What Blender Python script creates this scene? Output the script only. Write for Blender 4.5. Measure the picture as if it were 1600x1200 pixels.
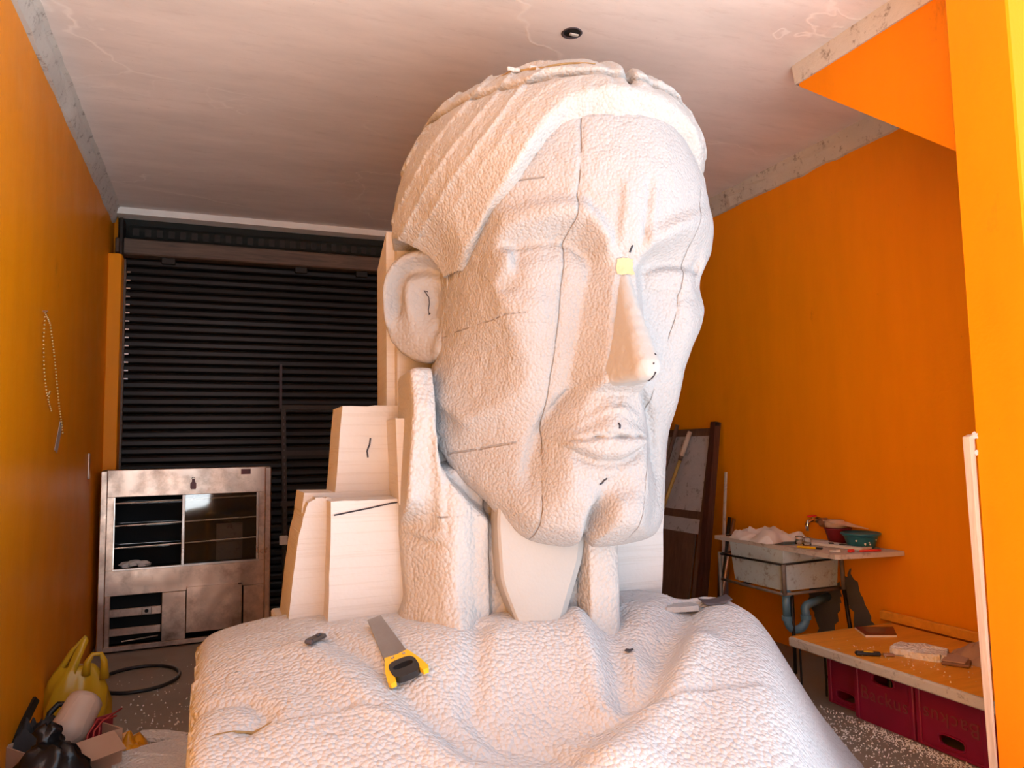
import bpy, math, random
import numpy as np
from mathutils import Vector, Matrix, Euler
from mathutils.bvhtree import BVHTree

for o in list(bpy.data.objects):
    bpy.data.objects.remove(o, do_unlink=True)
random.seed(7)
np.random.seed(7)
SC = bpy.context.scene
COL = SC.collection
R = math.radians

# ------------------------------------------------------------------ camera, sky, exposure
cam_data = bpy.data.cameras.new('camera')
cam_data.sensor_width = 36.0
cam_data.lens = 1170 / 1600 * 36.0
cam_data.clip_start = 0.05
cam = bpy.data.objects.new('camera', cam_data)
COL.objects.link(cam)
yaw, pit, rol = R(21.5), R(4.92), R(-1.0)
Fv = Vector((math.sin(yaw) * math.cos(pit), math.cos(yaw) * math.cos(pit), math.sin(pit)))
Rv = Vector((math.cos(yaw), -math.sin(yaw), 0))
Uv = Rv.cross(Fv)
R2 = Rv * math.cos(rol) + Uv * math.sin(rol)
U2 = -Rv * math.sin(rol) + Uv * math.cos(rol)
m = Matrix((R2, U2, -Fv)).transposed().to_4x4()
m.translation = (0, 0, 1.6)
cam.matrix_world = m
SC.camera = cam

world = bpy.data.worlds.new('sky')
SC.world = world
world.use_nodes = True
wn = world.node_tree.nodes
bg = wn['Background']
bg.inputs[0].default_value = (0.74, 0.90, 1.10, 1)
bg.inputs[1].default_value = 0.68
sun_data = bpy.data.lights.new('sun', 'SUN')
sun_data.energy = 9.0
sun_data.angle = R(1.0)
sun_data.color = (1.0, .975, .94)
sun = bpy.data.objects.new('sun', sun_data)
COL.objects.link(sun)
sun.rotation_euler = Vector((.58, .05, .80)).to_track_quat('Z', 'Y').to_euler()
sun.location = (6, -1, 9)

SC.view_settings.view_transform = 'Standard'
SC.view_settings.look = 'None'
SC.view_settings.gamma = 1.0
SC.view_settings.use_curve_mapping = False
SC.view_settings.exposure = 1.45

# ------------------------------------------------------------------ mesh helpers
class MB:
    def __init__(self):
        self.v = []
        self.f = []
    def add(self, vs, fs):
        n = len(self.v)
        self.v += [tuple(p) for p in vs]
        self.f += [tuple(i + n for i in f) for f in fs]
        return self
    def box(self, c, s, rz=0.0, rx=0.0, ry=0.0, bev=0.0):
        M = Euler((rx, ry, rz)).to_matrix()
        c = Vector(c)
        hx, hy, hz = s[0] / 2, s[1] / 2, s[2] / 2
        b = min(bev, hx * .9, hy * .9, hz * .9)
        if b <= 0:
            P = [(-hx, -hy, -hz), (hx, -hy, -hz), (hx, hy, -hz), (-hx, hy, -hz), (-hx, -hy, hz), (hx, -hy, hz), (hx, hy, hz), (-hx, hy, hz)]
            F = [(0, 3, 2, 1), (4, 5, 6, 7), (0, 1, 5, 4), (1, 2, 6, 5), (2, 3, 7, 6), (3, 0, 4, 7)]
        else:
            P = []
            idx = {}
            for sx in (-1, 1):
                for sy in (-1, 1):
                    for sz in (-1, 1):
                        for a in range(3):
                            p = [sx * (hx - b), sy * (hy - b), sz * (hz - b)]
                            p[a] = (sx * hx, sy * hy, sz * hz)[a]
                            idx[(sx, sy, sz, a)] = len(P)
                            P.append(tuple(p))
            F = []
            g = lambda sx, sy, sz, a: idx[(sx, sy, sz, a)]
            for s_ in (-1, 1):
                F.append([g(s_, -1, -1, 0), g(s_, 1, -1, 0), g(s_, 1, 1, 0), g(s_, -1, 1, 0)])
                F.append([g(-1, s_, -1, 1), g(1, s_, -1, 1), g(1, s_, 1, 1), g(-1, s_, 1, 1)])
                F.append([g(-1, -1, s_, 2), g(1, -1, s_, 2), g(1, 1, s_, 2), g(-1, 1, s_, 2)])
                for t_ in (-1, 1):
                    F.append([g(s_, t_, -1, 0), g(s_, t_, 1, 0), g(s_, t_, 1, 1), g(s_, t_, -1, 1)])
                    F.append([g(s_, -1, t_, 0), g(s_, 1, t_, 0), g(s_, 1, t_, 2), g(s_, -1, t_, 2)])
                    F.append([g(-1, s_, t_, 1), g(1, s_, t_, 1), g(1, s_, t_, 2), g(-1, s_, t_, 2)])
                    for u_ in (-1, 1):
                        F.append([g(s_, t_, u_, 0), g(s_, t_, u_, 1), g(s_, t_, u_, 2)])
            F2 = []
            for f in F:
                cc = sum((Vector(P[i]) for i in f), Vector()) / len(f)
                nn = (Vector(P[f[1]]) - Vector(P[f[0]])).cross(Vector(P[f[2]]) - Vector(P[f[0]]))
                F2.append(f if nn.dot(cc) > 0 else f[::-1])
            F = F2
        return self.add([M @ Vector(p) + c for p in P], F)
    def prism(self, poly, vec):
        """poly: list of 3D points (planar), extruded along vec."""
        n = len(poly)
        vec = Vector(vec)
        P = [Vector(p) for p in poly]
        nn = Vector()
        for i in range(n):
            nn += P[i].cross(P[(i + 1) % n])
        if nn.dot(vec) < 0:
            P = P[::-1]
        V = P + [p + vec for p in P]
        F = [tuple(range(n))[::-1], tuple(range(n, 2 * n))]
        F += [(i, (i + 1) % n, (i + 1) % n + n, i + n) for i in range(n)]
        return self.add(V, F)
    def tube(self, pts, r, n=8, closed=False):
        P = [Vector(p) for p in pts]
        rs = r if isinstance(r, (list, tuple)) else [r] * len(P)
        k = len(P)
        rings = []
        up = None
        for i in range(k):
            if closed:
                t = P[(i + 1) % k] - P[i - 1]
            else:
                t = P[min(i + 1, k - 1)] - P[max(i - 1, 0)]
            t.normalize()
            if up is None:
                up = Vector((0, 0, 1)) if abs(t.z) < .9 else Vector((1, 0, 0))
            a = t.cross(up)
            if a.length < 1e-5:
                a = t.cross(Vector((0, 1, .1)))
            a.normalize()
            b = a.cross(t).normalized()
            up = b
            rings.append([P[i] + (a * math.cos(2 * math.pi * j / n) + b * math.sin(2 * math.pi * j / n)) * rs[i] for j in range(n)])
        V = [p for rg in rings for p in rg]
        F = []
        for i in range(k if closed else k - 1):
            i2 = (i + 1) % k
            for j in range(n):
                j2 = (j + 1) % n
                F.append((i * n + j, i * n + j2, i2 * n + j2, i2 * n + j))
        if not closed:
            F.append(tuple(range(n))[::-1])
            F.append(tuple((k - 1) * n + j for j in range(n)))
        F = [f[::-1] for f in F]
        return self.add(V, F)
    def lathe(self, prof, c=(0, 0, 0), n=24, wob=None, M=None, sx=1.0, sy=1.0):
        V = []
        for (r, z) in prof:
            for j in range(n):
                a = 2 * math.pi * j / n
                w = wob(a, z) if wob else 1.0
                p = Vector((r * w * math.cos(a) * sx, r * w * math.sin(a) * sy, z))
                if M: p = M @ p
                V.append(p + Vector(c))
        F = []
        k = len(prof)
        for i in range(k - 1):
            for j in range(n):
                j2 = (j + 1) % n
                F.append((i * n + j, i * n + j2, (i + 1) * n + j2, (i + 1) * n + j))
        if prof[0][0] > 1e-6: F.append(tuple(range(n))[::-1])
        if prof[-1][0] > 1e-6: F.append(tuple((k - 1) * n + j for j in range(n)))
        return self.add(V, F)
    def shift(self, d):
        d = Vector(d)
        self.v = [tuple(Vector(p) + d) for p in self.v]
        return self
    def xf(self, M):
        self.v = [tuple(M @ Vector(p)) for p in self.v]
        return self

def link(name, me, mat, parent=None, smooth=False):
    if mat: me.materials.append(mat)
    if smooth:
        me.polygons.foreach_set('use_smooth', [True] * len(me.polygons))
    o = bpy.data.objects.new(name, me)
    COL.objects.link(o)
    if parent: o.parent = parent
    return o

def build(name, mb, mat, parent=None, smooth=False, auto=None):
    me = bpy.data.meshes.new(name)
    me.from_pydata(mb.v, [], mb.f)
    me.update()
    o = link(name, me, mat, parent, smooth)
    if auto is not None:
        me.polygons.foreach_set('use_smooth', [True] * len(me.polygons))
        me.set_sharp_from_angle(angle=R(auto))
    return o

def npmesh(name, V, F, mat, parent=None, smooth=True):
    me = bpy.data.meshes.new(name)
    me.from_pydata(V.tolist(), [], F.tolist())
    me.update()
    return link(name, me, mat, parent, smooth)

def tag(o, label=None, cat=None, group=None, kind=None):
    if label: o['label'] = label
    if cat: o['category'] = cat
    if group: o['group'] = group
    if kind: o['kind'] = kind
    return o

def thing(name, label, cat, loc=(0, 0, 0), rz=0.0, group=None):
    o = bpy.data.objects.new(name, None)
    COL.objects.link(o)
    o.empty_display_size = .1
    o.location = loc
    o.rotation_euler = (0, 0, rz)
    return tag(o, label, cat, group)

def struct(name, mb, mat, parent=None, smooth=False):
    o = build(name, mb, mat, parent, smooth)
    if not parent: o['kind'] = 'structure'
    return o

def copy_tree(o, parent=None):
    c = o.copy()
    COL.objects.link(c)
    if parent: c.parent = parent
    for ch in list(o.children): copy_tree(ch, c)
    return c

# ------------------------------------------------------------------ numpy noise
_rng = np.random.RandomState(3)
_LAT = _rng.rand(64, 64, 64).astype(np.float32)
def vnoise(x, y, z):
    x, y, z = np.broadcast_arrays(x, y, z)
    xi = np.floor(x).astype(int); yi = np.floor(y).astype(int); zi = np.floor(z).astype(int)
    fx = x - xi; fy = y - yi; fz = z - zi
    fx = fx * fx * (3 - 2 * fx); fy = fy * fy * (3 - 2 * fy); fz = fz * fz * (3 - 2 * fz)
    r = 0
    for dx in (0, 1):
        for dy in (0, 1):
            for dz in (0, 1):
                w = (fx if dx else 1 - fx) * (fy if dy else 1 - fy) * (fz if dz else 1 - fz)
                r = r + w * _LAT[(xi + dx) & 63, (yi + dy) & 63, (zi + dz) & 63]
    return r * 2 - 1
def smax(a, b, k):
    h = np.clip(.5 + .5 * (a - b) / k, 0, 1)
    return b * (1 - h) + a * h + k * h * (1 - h)
def sst(a, b, x):
    t = np.clip((x - a) / (b - a), 0, 1)
    return t * t * (3 - 2 * t)
def itp(x, pts):
    xs = [p[0] for p in pts]; ys = [p[1] for p in pts]
    return np.interp(x, xs, ys)
def gau(d, s): return np.exp(-(d / s) ** 2)
def smooth_itp(x, pts, w=.04):
    return (itp(x - w, pts) + itp(x - w * .5, pts) + itp(x, pts) + itp(x + w * .5, pts) + itp(x + w, pts)) / 5
def polyd(X, Y, poly):
    d = np.full(np.broadcast(X, Y).shape, 9.0)
    for (x0, y0), (x1, y1) in zip(poly[:-1], poly[1:]):
        vx, vy = x1 - x0, y1 - y0
        t = np.clip(((X - x0) * vx + (Y - y0) * vy) / (vx * vx + vy * vy), 0, 1)
        d = np.minimum(d, np.hypot(X - x0 - t * vx, Y - y0 - t * vy))
    return d

def nets(Fn, lo, h):
    """surface nets on a sampled field, negative = inside"""
    S = Fn < 0
    nx, ny, nz = Fn.shape
    c = np.zeros((nx - 1, ny - 1, nz - 1), np.int8)
    for dx in (0, 1):
        for dy in (0, 1):
            for dz in (0, 1):
                c += S[dx:nx - 1 + dx, dy:ny - 1 + dy, dz:nz - 1 + dz]
    act = (c > 0) & (c < 8)
    ids = np.full(act.shape, -1, np.int64)
    I = np.argwhere(act)
    ids[act] = np.arange(len(I))
    acc = np.zeros((len(I), 3)); cnt = np.zeros(len(I))
    corners = [(a, b, d) for a in (0, 1) for b in (0, 1) for d in (0, 1)]
    val = {q: Fn[I[:, 0] + q[0], I[:, 1] + q[1], I[:, 2] + q[2]] for q in corners}
    for q in corners:
        for ax in range(3):
            if q[ax] == 0:
                q2 = list(q); q2[ax] = 1; q2 = tuple(q2)
                a, b = val[q], val[q2]
                cr = (a < 0) != (b < 0)
                t = np.where(cr, a / np.where(cr, a - b, 1), 0)
                p = np.array(q, float)[None].repeat(len(I), 0)
                p[:, ax] += t
                acc += p * cr[:, None]; cnt += cr
    V = (I + acc / cnt[:, None]) * h + np.array(lo)
    faces = []
    for ax in range(3):
        o1, o2 = [(1, 2), (2, 0), (0, 1)][ax]
        sl0 = [slice(None)] * 3; sl1 = [slice(None)] * 3
        sl0[ax] = slice(0, -1); sl1[ax] = slice(1, None)
        A, B = S[tuple(sl0)], S[tuple(sl1)]
        E = np.argwhere(A != B)
        ok = np.ones(len(E), bool)
        for o in (o1, o2):
            ok &= (E[:, o] >= 1) & (E[:, o] <= Fn.shape[o] - 2)
        E = E[ok]
        def cid(d1, d2):
            q = E.copy(); q[:, o1] += d1; q[:, o2] += d2
            return ids[q[:, 0], q[:, 1], q[:, 2]]
        Q = np.stack([cid(-1, -1), cid(0, -1), cid(0, 0), cid(-1, 0)], 1)
        flip = ~A[E[:, 0], E[:, 1], E[:, 2]]
        Q[flip] = Q[flip][:, ::-1]
        faces.append(Q)
    return V, np.concatenate(faces)

def axes(lo, hi, h):
    return [np.arange(lo[i], hi[i] + h, h) for i in range(3)]

# ------------------------------------------------------------------ materials
class NT:
    def __init__(self, name):
        self.m = bpy.data.materials.new(name)
        self.m.use_nodes = True
        self.t = self.m.node_tree
        self.b = self.t.nodes['Principled BSDF']
        self.tc = self.t.nodes.new('ShaderNodeTexCoord')
    def n(self, typ, **kw):
        nd = self.t.nodes.new(typ)
        for k, v in kw.items(): setattr(nd, k, v)
        return nd
    def l(self, a, b): self.t.links.new(a, b)
    def val(self, sock, v):
        if hasattr(v, 'links'): self.l(v, sock)
        else: sock.default_value = v
    def math(self, op, a, b=0.0, c=None, clamp=False):
        nd = self.n('ShaderNodeMath', operation=op, use_clamp=clamp)
        self.val(nd.inputs[0], a); self.val(nd.inputs[1], b)
        if c is not None: self.val(nd.inputs[2], c)
        return nd.outputs[0]
    def map(self, scale=(1, 1, 1), rot=(0, 0, 0), loc=(0, 0, 0)):
        nd = self.n('ShaderNodeMapping')
        self.l(self.tc.outputs['Object'], nd.inputs[0])
        nd.inputs['Scale'].default_value = scale
        nd.inputs['Rotation'].default_value = rot
        nd.inputs['Location'].default_value = loc
        return nd.outputs[0]
    def noise(self, scale, detail=4, rough=.55, vec=None, dist=0.0):
        nd = self.n('ShaderNodeTexNoise')
        nd.inputs['Scale'].default_value = scale
        nd.inputs['Detail'].default_value = detail
        nd.inputs['Roughness'].default_value = rough
        nd.inputs['Distortion'].default_value = dist
        self.l(vec if vec is not None else self.tc.outputs['Object'], nd.inputs['Vector'])
        return nd.outputs[0]
    def voro(self, scale, feature='F1', vec=None, rnd=1.0):
        nd = self.n('ShaderNodeTexVoronoi', feature=feature)
        nd.inputs['Scale'].default_value = scale
        nd.inputs['Randomness'].default_value = rnd
        self.l(vec if vec is not None else self.tc.outputs['Object'], nd.inputs['Vector'])
        return nd.outputs['Distance']
    def ramp(self, f, stops, interp='LINEAR'):
        nd = self.n('ShaderNodeValToRGB')
        nd.color_ramp.interpolation = interp
        e = nd.color_ramp.elements
        while len(e) < len(stops): e.new(.5)
        for el, (p, c) in zip(e, stops):
            el.position = p
            el.color = (c, c, c, 1) if isinstance(c, (int, float)) else (*c, 1)
        self.l(f, nd.inputs[0])
        return nd.outputs[0]
    def mix(self, f, a, b, blend='MIX'):
        nd = self.n('ShaderNodeMix', data_type='RGBA', blend_type=blend)
        self.val(nd.inputs['Factor'], f)
        for s, v in ((nd.inputs[6], a), (nd.inputs[7], b)):
            if hasattr(v, 'links'): self.l(v, s)
            else: s.default_value = (*v, 1)
        return nd.outputs[2]
    def bump(self, h, strength=.3, dist=.01, prev=None):
        nd = self.n('ShaderNodeBump')
        nd.inputs['Strength'].default_value = strength
        nd.inputs['Distance'].default_value = dist
        self.l(h, nd.inputs['Height'])
        if prev is not None: self.l(prev, nd.inputs['Normal'])
        return nd.outputs[0]
    def done(self, col=None, rough=.6, metal=0.0, nrm=None, **kw):
        b = self.b
        if col is not None:
            if hasattr(col, 'links'): self.l(col, b.inputs['Base Color'])
            else: b.inputs['Base Color'].default_value = (*col, 1)
        self.val(b.inputs['Roughness'], rough)
        self.val(b.inputs['Metallic'], metal)
        if nrm is not None: self.l(nrm, b.inputs['Normal'])
        for k, v in kw.items(): b.inputs[k].default_value = v
        return self.m

def simple(name, col, rough=.5, metal=0.0, var=.12, scale=8.0, bump=0.0, bscale=60.0, **kw):
    t = NT(name)
    f = t.noise(scale, 5, .6)
    c = t.mix(f, tuple(max(0, x * (1 - var)) for x in col), tuple(min(1, x * (1 + var)) for x in col))
    nr = None
    if bump > 0: nr = t.bump(t.noise(bscale, 3), bump, .004)
    return t.done(c, rough, metal, nr, **kw)

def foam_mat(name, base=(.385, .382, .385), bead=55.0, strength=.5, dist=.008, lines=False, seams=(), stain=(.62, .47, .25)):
    t = NT(name)
    big = t.noise(2.2, 4, .6)
    c = t.mix(t.ramp(big, [(.35, 0), (.7, 1)]), base, tuple(x * .955 for x in base))
    warp = t.noise(18, 3)
    vec = t.n('ShaderNodeVectorMath', operation='MULTIPLY_ADD')
    t.l(t.noise(14, 2), vec.inputs[0]); vec.inputs[1].default_value = (.010,) * 3
    t.l(t.tc.outputs['Object'], vec.inputs[2])
    h1 = t.math('SUBTRACT', 1.0, t.math('POWER', t.voro(bead, 'F1', vec.outputs[0]), 1.5))
    h2 = t.noise(bead * .8, 3, .6)
    h3 = t.noise(bead * .22, 3, .5)
    h = t.math('ADD', t.math('ADD', t.math('MULTIPLY', h1, .8), t.math('MULTIPLY', h2, .35)), t.math('MULTIPLY', h3, .25))
    dark = None
    if lines:
        v = t.map((1.5, 1.5, 60))
        ln = t.ramp(t.noise(1.0, 3, .7, v), [(.40, 0), (.47, 1)])
        h = t.math('ADD', t.math('MULTIPLY', h, .35), t.math('MULTIPLY', ln, .25))
        c = t.mix(t.math('MULTIPLY', t.math('SUBTRACT', 1.0, ln), .16), c, (.42, .36, .30))
    sep = t.n('ShaderNodeSeparateXYZ'); t.l(t.tc.outputs['Object'], sep.inputs[0])
    wig = t.math('MULTIPLY', t.math('SUBTRACT', t.noise(6, 4), .5), .016)
    for (ax, ay, az, b, w, lo, *xm) in seams:
        e = t.math('ADD', t.math('MULTIPLY', sep.outputs[0], ax), b)
        e = t.math('ADD', e, t.math('MULTIPLY', sep.outputs[1], ay))
        e = t.math('ADD', e, t.math('MULTIPLY', sep.outputs[2], az))
        e = t.math('ABSOLUTE', t.math('ADD', e, wig))
        k = t.math('SUBTRACT', 1.0, t.math('DIVIDE', e, w), clamp=True)
        msk = t.ramp(t.noise(5.0, 4, .7), [(lo, 0), (lo + .06, 1)])
        k = t.math('MULTIPLY', t.math('POWER', k, .6), msk)
        if xm: k = t.math('MULTIPLY', k, t.math('LESS_THAN', sep.outputs[0], xm[0]))
        dark = k if dark is None else t.math('MAXIMUM', dark, k)
    if dark is not None:
        c = t.mix(t.math('MULTIPLY', dark, .5), c, (.24, .19, .15))
        h = t.math('SUBTRACT', h, t.math('MULTIPLY', dark, 1.2))
    n = t.bump(h, strength, dist)
    return t.done(c, .85, 0, n, **{'Specular IOR Level': .25})

ORANGE = (.92, .31, .002)
def wall_mat(name, base=ORANGE, rough=.42, damage=0.0):
    t = NT(name)
    st = t.noise(1.6, 6, .65, t.map((2.5, 2.5, .5)))
    c = t.mix(st, tuple(x * .84 for x in base), tuple(min(1, x * 1.1) for x in base))
    sp = t.ramp(t.noise(26, 5, .7), [(.70, 0), (.76, 1)])
    c = t.mix(t.math('MULTIPLY', sp, .55), c, (.18, .07, .01))
    scuff = t.ramp(t.noise(3.0, 7, .75, t.map((1, 1, .35))), [(.66, 0), (.75, 1)])
    c = t.mix(t.math('MULTIPLY', scuff, .5), c, (.30, .10, .01))
    if damage > 0:
        dm = t.ramp(t.noise(5.5, 4, .6), [(.68, 0), (.69, 1)])
        c = t.mix(t.math('MULTIPLY', dm, damage), c, (.62, .62, .60))
    h = t.math('ADD', t.math('MULTIPLY', t.noise(5, 5, .6), .6), t.math('MULTIPLY', t.noise(45, 3), .12))
    n = t.bump(h, .35, .02)
    rg = t.math('ADD', t.math('MULTIPLY', t.noise(4, 4), .25), rough - .1)
    return t.done(c, rg, 0, n, **{'Specular IOR Level': .22})

def plaster_mat(name, base=(.84, .78, .745)):
    t = NT(name)
    st = t.noise(1.4, 6, .65, t.map((.55, 1.8, 1)))
    c = t.mix(t.ramp(st, [(.3, 0), (.7, 1)]), tuple(x * .86 for x in base), tuple(min(1, x * 1.08) for x in base))
    v = t.n('ShaderNodeVectorMath', operation='MULTIPLY_ADD')
    t.l(t.noise(1.2, 4), v.inputs[0]); v.inputs[1].default_value = (.9, .9, .9)
    t.l(t.map((.35, 1.0, 1)), v.inputs[2])
    ck = t.voro(.95, 'DISTANCE_TO_EDGE', v.outputs[0])
    line = t.math('MULTIPLY', t.ramp(ck, [(.002, 1), (.010, 0)]), t.ramp(t.noise(1.1, 3), [(.38, 0), (.52, 1)]))
    c = t.mix(t.math('MULTIPLY', line, .8), c, (.95, .90, .86))
    sp = t.math('MULTIPLY', t.ramp(t.noise(30, 5, .75), [(.66, 0), (.70, 1)]), t.ramp(t.noise(1.3, 4, .6), [(.48, 0), (.62, 1)]))
    c = t.mix(t.math('MULTIPLY', t.ramp(t.noise(7, 6, .75, t.map((.5, 2.2, 1))), [(.55, 0), (.75, 1)]), .25), c, (.45, .36, .31))
    c = t.mix(t.math('MULTIPLY', sp, .6), c, (.16, .12, .10))
    h = t.math('ADD', t.noise(6, 5), t.math('MULTIPLY', line, .5))
    return t.done(c, .8, 0, t.bump(h, .25, .01))

def dirty_white_mat(name, base=(.66, .62, .57)):
    t = NT(name)
    c = t.mix(t.noise(5, 6, .7), tuple(x * .8 for x in base), base)
    sp = t.ramp(t.noise(13, 7, .75), [(.55, 0), (.64, 1)])
    c = t.mix(t.math('MULTIPLY', sp, .75), c, (.20, .16, .13))
    return t.done(c, .8, 0, t.bump(t.noise(14, 5, .65), .5, .015))

def floor_mat():
    t = NT('concrete_floor')
    c = t.mix(t.noise(1.6, 7, .65), (.20, .155, .115), (.36, .30, .24))
    sp = t.ramp(t.noise(60, 3, .6), [(.74, 0), (.77, 1)])
    dust = t.ramp(t.noise(2.0, 4, .6), [(.45, 0), (.65, 1)])
    c = t.mix(t.math('MULTIPLY', t.math('MULTIPLY', sp, dust), .55), c, (.75, .74, .73))
    return t.done(c, .55, 0, t.bump(t.noise(12, 6, .6), .3, .01))

def wood_mat(name, a, b, scale=(14, 14, 1.2), rough=.6):
    t = NT(name)
    f = t.noise(1.5, 6, .65, t.map(scale), 1.2)
    c = t.mix(t.ramp(f, [(.3, 0), (.7, 1)]), a, b)
    return t.done(c, rough, 0, t.bump(f, .25, .004))

def steel_mat(name, base=(.70, .54, .43), rough=.28, stain=.8):
    t = NT(name)
    f = t.noise(3.0, 6, .7)
    c = t.mix(t.math('MULTIPLY', t.ramp(f, [(.45, 0), (.72, 1)]), stain), base, (.16, .10, .07))
    rg = t.math('ADD', t.math('MULTIPLY', t.noise(6, 5), .3), rough - .1)
    h = t.math('ADD', t.noise(2.2, 2), t.math('MULTIPLY', t.noise(90, 2, .5, t.map((.1, 1, 1))), .02))
    return t.done(c, rg, 1.0, t.bump(h, .35, .05))

M = {}
M['wall'] = wall_mat('orange_paint')
M['wall_pillar'] = wall_mat('orange_paint_lowered', (.84, .25, .001), .4)  # same orange paint, base lowered to offset stronger light on pillar and stair
M['wall_pillar'].node_tree.nodes['Principled BSDF'].inputs['Specular IOR Level'].default_value = .10
M['ceil'] = plaster_mat('ceiling_plaster')
M['cove'] = dirty_white_mat('dirty_cornice')
M['white_trim'] = simple('white_strip', (.86, .84, .80), .7, 0, .08, 4)
M['floor'] = floor_mat()
M['slat'] = simple('dark_shutter_steel', (.012, .009, .008), .38, .55, .35, 3.0)
M['shutter_box'] = wood_mat('brown_dirty_metal', (.06, .04, .03), (.16, .10, .065), (1.5, 20, 20), .5)
M['gap'] = simple('dark_gap', (.02, .022, .02), .9)
M['foam_face'] = foam_mat('foam_face', bead=60, strength=.6, dist=.008)
M['black_iron'] = simple('black_iron', (.03, .025, .022), .5, .6, .4, 20)
M['steel'] = steel_mat('stained_steel')
M['steel_bright'] = steel_mat('bright_steel', (.72, .66, .60), .25, .25)
M['black'] = simple('black_plastic', (.015, .015, .017), .4, 0, .3)
M['black_in'] = simple('black_inside', (.006, .006, .006), .8)  # near-black painted in for the shade inside cabinet, openings and slots
M['crate'] = simple('maroon_plastic', (.24, .006, .045), .42, 0, .35, 5.0, .15, 40)
M['table_top'] = wood_mat('orange_board', (.66, .27, .02), (.86, .38, .035), (1.2, 9, 9), .45)
M['concrete_edge'] = dirty_white_mat('worn_board_edge', (.60, .55, .47))
M['dark_wood'] = wood_mat('dark_brown_wood', (.05, .018, .012), (.12, .045, .03), (20, 20, 1.5), .4)
M['brown_wood'] = wood_mat('brown_panel_wood', (.10, .05, .03), (.20, .105, .065), (9, 9, .7), .55)
M['yellow_wood'] = wood_mat('yellow_wood', (.40, .24, .05), (.52, .33, .09), (20, 20, 2), .5)
M['pale_wood'] = wood_mat('pale_wood', (.55, .38, .27), (.75, .58, .45), (30, 30, 2), .6)
M['white_panel'] = dirty_white_mat('whitewashed_panel', (.60, .57, .58))
M['rust_paint'] = simple('chipped_paint_iron', (.22, .18, .15), .6, .2, .75, 14)
M['foam_white'] = foam_mat('foam_brightened', (.82, .80, .785), 60, .9, .014)  # foam base brightened to make up for weak light on floor and table
M['sink'] = dirty_white_mat('sink_terrazzo', (.58, .69, .70))
M['sink_slab'] = dirty_white_mat('sink_slab', (.62, .56, .50))
M['pipe'] = simple('grey_blue_pipe', (.13, .27, .38), .35, 0, .25, 6)
M['cement'] = simple('grey_cement', (.10, .095, .10), .85, 0, .3, 9, .4, 30)
M['yellow_bag'] = simple('yellow_plastic_film', (.62, .36, .015), .3, 0, .15, 5, .2, 12)
M['orange_film'] = simple('orange_plastic_film', (.75, .30, .01), .35, 0, .15, 5, .2, 12)
M['black_bag'] = simple('black_plastic_film', (.010, .010, .012), .22, 0, .3, 8, .5, 25)
M['cloth_dark'] = simple('dark_cloth', (.022, .020, .022), .8, 0, .3, 8, .4, 60)
M['cardboard'] = simple('cardboard', (.47, .30, .21), .8, 0, .12, 4, .15, 40)
M['brown_cloth'] = simple('brown_cloth', (.42, .25, .155), .9, 0, .2, 5, .4, 80)
M['brown_card'] = simple('brown_leather', (.22, .11, .06), .6, 0, .2, 6)
M['saw_steel'] = steel_mat('saw_blade_steel', (.36, .34, .33), .35, .3)
M['yellow'] = simple('yellow_plastic', (.80, .50, .01), .35, 0, .06)
M['teal'] = simple('teal_plastic', (.010, .12, .17), .35, 0, .25, 7)
M['red'] = simple('dark_red_plastic', (.22, .012, .022), .35, 0, .2, 6)
M['bright_red'] = simple('red_plastic', (.75, .03, .02), .4, 0, .1)
M['paper'] = simple('white_paper', (.78, .75, .72), .8, 0, .1, 9, .3, 30)
M['glue'] = foam_mat('yellow_glue', (.50, .42, .24), 70, .5, .004)
M['gap_glue'] = simple('brown_glue', (.30, .20, .08), .8, 0, .4, 30)
M['ink'] = simple('marker_ink', (.02, .018, .03), .6)
M['grey'] = simple('grey_pad', (.07, .06, .07), .85, 0, .2, 10, .3, 80)
M['chrome'] = simple('chrome', (.75, .74, .72), .15, 1.0, .1)
M['magazine'] = simple('dark_red_cover', (.14, .02, .02), .35, 0, .6, 18)
M['white_tape'] = simple('clear_tape', (.55, .42, .35), .3, 0, .2, 20)
M['bead'] = simple('brass_bead', (.75, .55, .25), .3, .8)
M['wire_red'] = simple('red_wire', (.35, .03, .03), .5)
t = NT('clear_glass')
M['glass_dark'] = NT('reflecting_glass').done((.75, .72, .66), .04, 0, **{'Transmission Weight': 1.0, 'IOR': 2.1})
M['glass'] = t.done((.95, .97, .97), .03, 0, **{'Transmission Weight': 1.0, 'IOR': 1.45})
t = NT('cloudy_bottle_plastic')
M['jug'] = t.done((.72, .55, .44), .35, 0, t.bump(t.noise(10, 3), .3, .01), **{'Transmission Weight': .25, 'IOR': 1.4})
HS = [(0, 0, 1, -2.64, .004, .40, -.30), (0, .05, 1, -2.13, .0035, .46, -.36), (0, .15, 1, -1.665, .005, .38, -.36),
      (1, 0, -.09, .415, .0030, .40), (1, 0, -.24, .235, .0028, .42)]
M['foam_head'] = foam_mat('foam_head', bead=80, strength=.9, dist=.006, seams=HS)  # base darker than the slabs to hold down strong light on the head
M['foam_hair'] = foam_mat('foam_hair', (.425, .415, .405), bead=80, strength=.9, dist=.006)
M['foam_rough'] = foam_mat('foam_rough', (0.555, 0.559, 0.574), bead=62, strength=1.0, dist=.009)
M['foam_neck'] = foam_mat('foam_neck', (.47, .465, .465), bead=60, strength=.9, dist=.008, seams=[(1, 0, 0, .44, .004, .30), (0, 0, 1, -1.33, .004, .56)])
M['foam_cut'] = foam_mat('foam_cut_block', (0.592, 0.577, 0.566), 60, .35, .006, True)
M['foam_smooth'] = foam_mat('foam_sanded', (.40, .395, .385), 75, .25, .005)
M['street'] = simple('street_concrete', (.61, .635, .66), .85, 0, .12, 1.5)

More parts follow.
